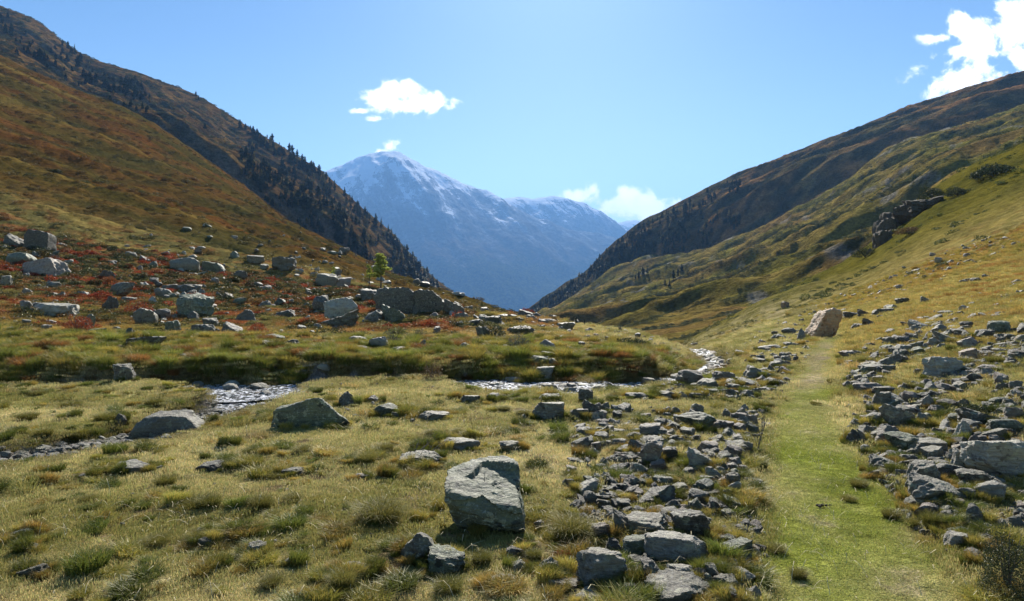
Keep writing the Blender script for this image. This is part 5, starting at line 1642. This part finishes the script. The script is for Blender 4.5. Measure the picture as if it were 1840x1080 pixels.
# named spots read off the photograph: u, foot v, height
for u, v, hp in [(112, 82, 12), (122, 88, 14), (134, 98, 20), (128, 96, 12), (20, 66, 26), (10, 62, 20), (30, 100, 18), (50, 96, 16), (72, 112, 24), (80, 108, 16), (62, 104, 14), (118, 145, 14), (2, 172, 22), (30, 192, 14), (120, 186, 13),
                 (150, 138, 16), (155, 148, 20), (163, 152, 22), (172, 150, 20), (186, 160, 16), (196, 166, 16), (205, 166, 18), (226, 168, 32), (232, 160, 22), (243, 176, 26), (254, 182, 18), (256, 196, 14), (234, 192, 12), (198, 182, 14), (70, 108, 16), (92, 96, 14),
                 (140, 120, 22), (145, 112, 18), (120, 108, 16), (352, 172, 10), (357, 178, 8), (368, 232, 14), (450, 232, 7), (480, 240, 7), (489, 248, 14), (502, 256, 5), (520, 272, 16), (525, 276, 16), (534, 282, 14), (543, 290, 14), (548, 294, 14), (560, 302, 14), (566, 308, 10)]:
    tree_on(left_spur, u, v, hp, zone='upper' if u < 300 else 'ridge')
n_l = 0
while n_l < 150:      # along and below the spur's edge, thickening downhill
    u = random.uniform(430, 790); off = random.random() ** 1.2
    sv = lsil(u)
    width = np.interp(u, [430, 520, 600, 680, 760, 800], [60, 110, 130, 110, 45, 22])
    v = sv + 6 + off * width
    if fbm(np.array([u / 34.]), np.array([v / 34.]), 3, 77)[0] < -.16 + .1 * (u < 520): continue
    tree_on(left_spur, u, v, random.uniform(11, 21), random.random() < .10, zone='belt'); n_l += 1
for i in range(16):
    u = 560 + i * 14 + random.uniform(-4, 4)
    tree_on(left_spur, u, lsil(u) + 5, random.uniform(12, 19), zone='edge')
RSIL = [(940, 572), (1000, 526), (1050, 494), (1100, 444), (1150, 406), (1200, 381), (1250, 353), (1300, 328), (1400, 289)]
def rsil(u): return float(np.interp(u, [p[0] for p in RSIL], [p[1] for p in RSIL]))
for u, hp in [(960, 8), (975, 9), (990, 10), (1004, 10), (1018, 10), (1030, 12), (1046, 12), (1056, 11), (1068, 12), (1078, 11), (1090, 13), (1098, 11), (1110, 13), (1118, 12), (1128, 13), (1136, 11), (1146, 12), (1156, 13), (1164, 12), (1172, 11), (1181, 11), (1238, 10), (1279, 6), (1307, 6)]:
    tree_on(right_spur, u, rsil(u) + 5, hp, d0=905, d1=1700, zone='rightedge')
n_r = 0
while n_r < 72:
    u = random.uniform(950, 1250); sv = rsil(u)
    wdt = np.interp(u, [950, 1020, 1100, 1180, 1250], [10, 28, 70, 80, 60])
    v = sv + 4 + random.random() * wdt
    tree_on(right_spur, u, v, random.uniform(8, 14), random.random() < .06, d0=905, d1=1700, zone='rightwood'); n_r += 1
for u, v, hp in [(1155, 495, 14), (1148, 500, 13), (1163, 492, 14), (1142, 505, 9), (1210, 505, 16), (1218, 497, 15), (1225, 490, 14), (1203, 515, 14), (1195, 512, 10), (1262, 440, 8), (1033, 548, 5), (1000, 560, 5)]:
    tree_on(mid_right, u, v, hp, d0=130, d1=1240, zone='midright')
tree_on(None, 1035, 583, 14, zone='tiny', name='spruce_tree'); tree_on(None, 1050, 584, 9, zone='tiny', name='spruce_tree')
print('trees', len(TREES))
# the rest of the woods, past counting
fc = proto_col('far_conifer', PINES + YELLS)
P, SC = [], []
def wood(sheet, n, fu, fv, h0, h1, d0, d1, keep=lambda u, v: True):
    for _ in range(n):
        u = fu(); v = fv(u)
        if not keep(u, v): continue
        x, y, z = sheet.pick(u, v, d0, d1, 160)
        h = random.uniform(h0, h1) / F * y
        P.append((x, y, z - h * .05)); SC.append((h * 1.55, h * 1.55, h))
wood(right_spur, 900, lambda: random.uniform(955, 1330), lambda u: rsil(u) + 4 + random.random() * float(np.interp(u, [950, 1020, 1100, 1180, 1330], [12, 34, 90, 110, 120])), 8, 14, 905, 1700,
     lambda u, v: fbm(np.array([u / 40.]), np.array([v / 30.]), 3, 78)[0] > (-.25 if u < 1180 else .02))
wood(left_spur, 1000, lambda: random.uniform(430, 780), lambda u: lsil(u) + 8 + random.random() * float(np.interp(u, [430, 520, 600, 680, 780], [90, 140, 150, 120, 40])), 8, 16, 505, 1400,
     lambda u, v: fbm(np.array([u / 34.]), np.array([v / 34.]), 3, 77)[0] > -.05)
wood(left_spur, 60, lambda: random.uniform(0, 270), lambda u: lsil(u) + 15 + random.random() * 60, 7, 13, 505, 1400)
n = len(P)
ix = np.where(RNG.uniform(size=n) < .09, RNG.integers(0, 3, n), 3 + RNG.integers(0, 6, n)) if False else RNG.integers(0, 9, n)
ix = np.where((ix > 5) & (RNG.uniform(size=n) < .75), ix - 4, ix)
scatter('far_wood', fc, np.array(P), np.stack([np.zeros(n), np.zeros(n), RNG.uniform(0, 6.28, n)], 1), np.array(SC), np.ones((n, 3)), ix, label='dense dark conifer wood on the spurs')

# dark scrub clumps over the middle slopes
def scrub(sheet, n, u0, u1, vf, d0, d1, s0, s1, tintc, fn, thr):
    Pp, Ss, Tt = [], [], []
    us = RNG.uniform(u0, u1, n); Ds = np.exp(RNG.uniform(math.log(d0), math.log(d1), n))
    x = (us - 920) / F * Ds; z = sheet.z(x, Ds)
    k = fn(x, Ds) > thr
    x, Ds, z = x[k], Ds[k], z[k]
    s = RNG.uniform(s0, s1, len(x)) * (Ds / 400) ** .7
    return np.stack([x, Ds, z], 1), s
Pm, sm = scrub(mid_right, 26000, 960, 1900, None, 160, 1200, .8, 3.2, None, lambda x, y: fbm(x / 80, (y + .22 * x) / 20, 5, 232) + .6 * fbm(x / 14, y / 14, 4, 231), .12)
n = len(Pm)
tc_ = C(.075, .09, .04) * RNG.uniform(.6, 1.5, (n, 1))
scatter('slope_scrub', heath_c, Pm, upright(n, .1), np.stack([sm, sm, sm * .7], 1), tc_, RNG.integers(0, 5, n), label='dark green scrub dotting the middle slope on the right')
Pl, sl_ = scrub(left_spur, 16000, -40, 860, None, 560, 1350, 1.2, 4.5, None, lambda x, y: fbm(x / 22, y / 22, 4, 211) + RNG.normal(0, .1, len(x)), .06)
n = len(Pl)
scatter('spur_scrub', heath_c, Pl, upright(n, .1), np.stack([sl_, sl_, sl_ * .7], 1), C(.06, .065, .03) * RNG.uniform(.6, 1.6, (n, 1)), RNG.integers(0, 5, n), label='dark dwarf scrub on the left spur')

# rocky outcrop on the right slope
RO = rock_material('outcrop_rock', (.055, .038, .024), (.08, .07, .045), .2, .3, .95)
def outcrop(name, chunks, label, short, seed):
    V, Fc, n0 = [], [], 0
    bx, by, bz = pick(chunks[0][0], chunks[0][1])
    for i, (u, v, wd, hh) in enumerate(chunks):
        rs = np.random.default_rng(seed + i)
        p, f = shape_rock(rock_planes('block', rs), 4, rs, .16, .09, kk=30)
        lo, hi = p.min(0), p.max(0); p = (p - (lo + hi) / 2) / (hi - lo); p[:, 2] += .5
        x, y, z = pick(u, v); k = y / F
        a = rs.uniform(-.5, .5)
        q = p * np.array([wd * k * 1.35, wd * k * 1.6, hh * k * 1.5])
        q[:, 0], q[:, 1] = q[:, 0] * math.cos(a) - q[:, 1] * math.sin(a), q[:, 0] * math.sin(a) + q[:, 1] * math.cos(a)
        q += np.array([x - bx, y - by + wd * k * .45, z - bz - hh * k * .72])
        V.append(q); Fc.append(f + n0); n0 += len(q)
    me = mesh_np(name, np.concatenate(V), np.concatenate(Fc)); me.set_sharp_from_angle(angle=math.radians(34)); me.materials.append(RO)
    o = bpy.data.objects.new(name, me); COL.objects.link(o); o.location = (bx, by, bz)
    tag(o, label, 'rock outcrop')
outcrop('rock_outcrop', [(1590, 436, 24, 30), (1600, 422, 28, 40), (1615, 408, 30, 36), (1630, 396, 28, 26)], 'dark cliffy rock outcrop jutting from the green slope high on the right', '', 41)
outcrop('rock_outcrop', [(1652, 382, 38, 26), (1664, 375, 40, 24), (1678, 368, 38, 22)], 'paler cracked outcrop just above the dark cliffy one on the right slope', '', 57)
bush('slope_shrub', 1682, 356, 50, 20, P_JUN, 2200, 'dark green bushes crowning the outcrop on the right slope', 'bush', leaf=.04)
bush('slope_shrub', 1800, 312, 84, 18, P_JUN, 2600, 'dark green bush line on the upper right slope edge', 'bush', leaf=.035)
bush('slope_shrub', 1640, 418, 44, 12, P_BROWNB, 1500, 'russet bush at the foot of the slope outcrop', 'bush', leaf=.04)
bush('slope_shrub', 1560, 460, 44, 18, P_JUN, 1800, 'dark green bush at the lower end of the slope outcrop', 'bush', leaf=.04)
bush('slope_shrub', 1728, 350, 46, 14, P_JUN, 1800, 'dark green bush between the outcrop and the slope edge', 'bush', leaf=.04)

# dead twig, seed-head plant, dung
def twig(name, u, v, L_, label, seed, n=9, up=.3):
    x, y, z = at_px(u, v); rs = random.Random(seed)
    root = bpy.data.objects.new(name, None); COL.objects.link(root); root.location = (x, y, z + .02); tag(root, label, 'dead branch' if 'dead' in name else 'plant')
    def limb(p, a, el, l, r, dep, bm):
        q = [Vector(p)]
        for k in range(3):
            a += rs.uniform(-.3, .3); el += rs.uniform(-.2, .2)
            q.append(q[-1] + Vector((math.cos(a) * math.cos(el), math.sin(a) * math.cos(el), math.sin(el))) * l / 3)
        curve_limb(bm, q, r, r * .4, 4)
        if dep:
            for k in (1, 2, 2, 3): limb(q[k], a + rs.uniform(-1.2, 1.2), el + rs.uniform(-.3, .5), l * .5, r * .5, dep - 1, bm)
    bm = bmesh.new(); limb((0, 0, 0), 0.2, up, L_, L_ * .018, 0, bm); bm_obj('stem', bm, M_TWIG, root)
    for i in range(n):
        bm = bmesh.new(); t_ = i / n
        limb((L_ * t_ * .9 * math.cos(up), 0, L_ * t_ * .9 * math.sin(up)), rs.uniform(-1.6, 1.6), up + rs.uniform(0, .6), L_ * .45, L_ * .009, 1, bm); bm_obj('twig', bm, M_TWIG, root)
twig('dead_branch', 722, 832, .52, 'dead bare branch lying across the flat slab left of the big boulder', 5)
twig('dead_branch', 238, 886, .22, 'small dead twig on the turf left of a tussock', 9, 4, .1)
twig('dry_plant', 1362, 812, .42, 'dried brown weed standing at the left edge of the path', 12, 9, 1.3)
bm = bmesh.new()
for i in range(9):
    m_ = Matrix.Translation((random.gauss(0, .035), random.gauss(0, .02), .012)) @ Matrix.Diagonal((1, .8, .6, 1))
    bmesh.ops.create_icosphere(bm, subdivisions=2, radius=random.uniform(.012, .026), matrix=m_)
dg = bm_obj('dung', bm, M_DUNG); x, y, z = at_px(1480, 914); dg.location = (x, y, z + .01); tag(dg, 'small dark heap of dung on the green path', 'dung')

# ------------------------------------------------------------------ labels that single each thing out
ORD = ['nearest', 'second', 'third', 'fourth', 'fifth', 'sixth', 'seventh', 'eighth', 'ninth', 'tenth', 'eleventh', 'twelfth', 'thirteenth', 'fourteenth', 'fifteenth', 'sixteenth', 'seventeenth', 'eighteenth']
marks = [r for r in ROCKS if r['short']]
def near_mark(r):
    b = min(marks, key=lambda m_: math.hypot(r['u'] - m_['u'], (r['v'] - m_['v']) * 1.5))
    dx = r['u'] - b['u']; dy = (r['v'] - b['v']) * 1.5
    rel = ('to the right of' if dx > 0 else 'to the left of') if abs(dx) > abs(dy) else ('in front of' if dy > 0 else 'behind')
    return b, rel, math.hypot(dx, dy)
buckets = {}
for r in ROCKS:
    cat = 'boulder' if r['w'] >= 40 else 'rock'
    r['cat'] = cat
    if r['label']:
        tag(r['obj'], r['label'], cat, 'boulders and rocks strewn over the valley floor'); continue
    b, rel, d = near_mark(r)
    sz = 'small' if r['w'] < 24 else ('medium' if r['w'] < 40 else 'large')
    key = (sz, TONE[r['tone']], SHAPE[r['k']], rel, b['short'], cat)
    buckets.setdefault(key, []).append((d, r))
for key, lst in buckets.items():
    lst.sort(key=lambda q: q[0])
    for i, (d, r) in enumerate(lst):
        sz, tn, sh, rel, sh_m, cat = key
        txt = f'{sz} {tn} {sh} {cat} {rel} {sh_m}' if len(lst) == 1 else f'{ORD[i]} {sz} {tn} {sh} {cat} {rel} {sh_m}'
        ws = txt.split()
        if len(ws) > 16: txt = txt.replace(sz + ' ', '', 1)
        tag(r['obj'], txt, cat, 'boulders and rocks strewn over the valley floor')
tb_ = {}
for r in TUSSOCKS:
    b, rel, d = near_mark(r)
    sz = 'small' if r['w'] < 36 else ('wide' if r['w'] > 60 else 'medium')
    tb_.setdefault((sz, 'green' if r['green'] else 'yellowing', rel, b['short']), []).append((d, r))
for key, lst in tb_.items():
    lst.sort(key=lambda q: q[0])
    for i, (d, r) in enumerate(lst):
        sz, cn, rel, sh_m = key
        tag(r['obj'], (f'{ORD[i]} ' if len(lst) > 1 else '') + f'{sz} {cn} grass tussock {rel} {sh_m}', 'grass tussock', 'grass tussocks standing in the meadow')
ZT = {'upper': 'on the upper left spur', 'ridge': 'on the skyline of the left spur', 'belt': 'in the wooded belt of the left spur', 'edge': 'along the lower skyline edge of the left spur',
      'rightedge': 'on the skyline edge of the right spur', 'rightwood': 'inside the dense wood on the right spur', 'midright': 'on the open slope below the right wood', 'tiny': 'on the knoll crest beside the lone block'}
NTH = ['first', 'second', 'third', 'fourth', 'fifth', 'sixth', 'seventh', 'eighth', 'ninth', 'tenth', 'eleventh', 'twelfth', 'thirteenth', 'fourteenth', 'fifteenth', 'sixteenth', 'seventeenth', 'eighteenth', 'nineteenth', 'twentieth'] \
    + ['twenty-' + q for q in ('first', 'second', 'third', 'fourth', 'fifth', 'sixth', 'seventh', 'eighth', 'ninth')] + ['thirtieth'] + ['thirty-' + q for q in ('first', 'second', 'third', 'fourth', 'fifth', 'sixth')]
zb = {}
for r in TREES: zb.setdefault(r['zone'], []).append(r)
for zn, lst in zb.items():
    lst.sort(key=lambda r: r['u'])
    for i, r in enumerate(lst):
        kind = 'yellow larch' if r['yellow'] else 'dark conifer'
        if zn in ('belt', 'rightwood'):
            f_ = lsil if zn == 'belt' else rsil
            def rowof(q): return min(2, int((q['v'] - f_(q['u'])) / (42 if zn == 'belt' else 26)))
            def sz_(q): return 'tall' if q['h'] > (17 if zn == 'belt' else 12) else ('short' if q['h'] < (13.5 if zn == 'belt' else 10) else 'middling')
            same = [q for q in lst if q['yellow'] == r['yellow'] and rowof(q) == rowof(r) and sz_(q) == sz_(r)]
            k = next(i_ for i_, q in enumerate(same) if q is r)
            lab = f"{sz_(r)} {kind}, {NTH[min(k, 35)]} from left in the {('upper', 'middle', 'lower')[rowof(r)]} wood, {'left' if zn == 'belt' else 'right'} spur"
        elif zn == 'tiny':
            lab = ('taller' if r['h'] > 10 else 'shorter') + ' of two tiny dark spruces on the knoll crest beside the lone block'
        else:
            hs_ = 'tall' if r['h'] > 17 else ('small' if r['h'] < 11 else 'middling')
            same = [q for q in lst if q['yellow'] == r['yellow'] and (('tall' if q['h'] > 17 else ('small' if q['h'] < 11 else 'middling')) == hs_)]
            k = next(i_ for i_, q in enumerate(same) if q is r)
            nth = NTH[min(k, 35)]
            lab = f'{hs_} {kind}, {nth} from the left {ZT[zn]}'
        tag(r['obj'], lab, 'tree', 'conifers scattered on the mountain spurs' if zn != 'tiny' else 'two tiny spruces on the crest')
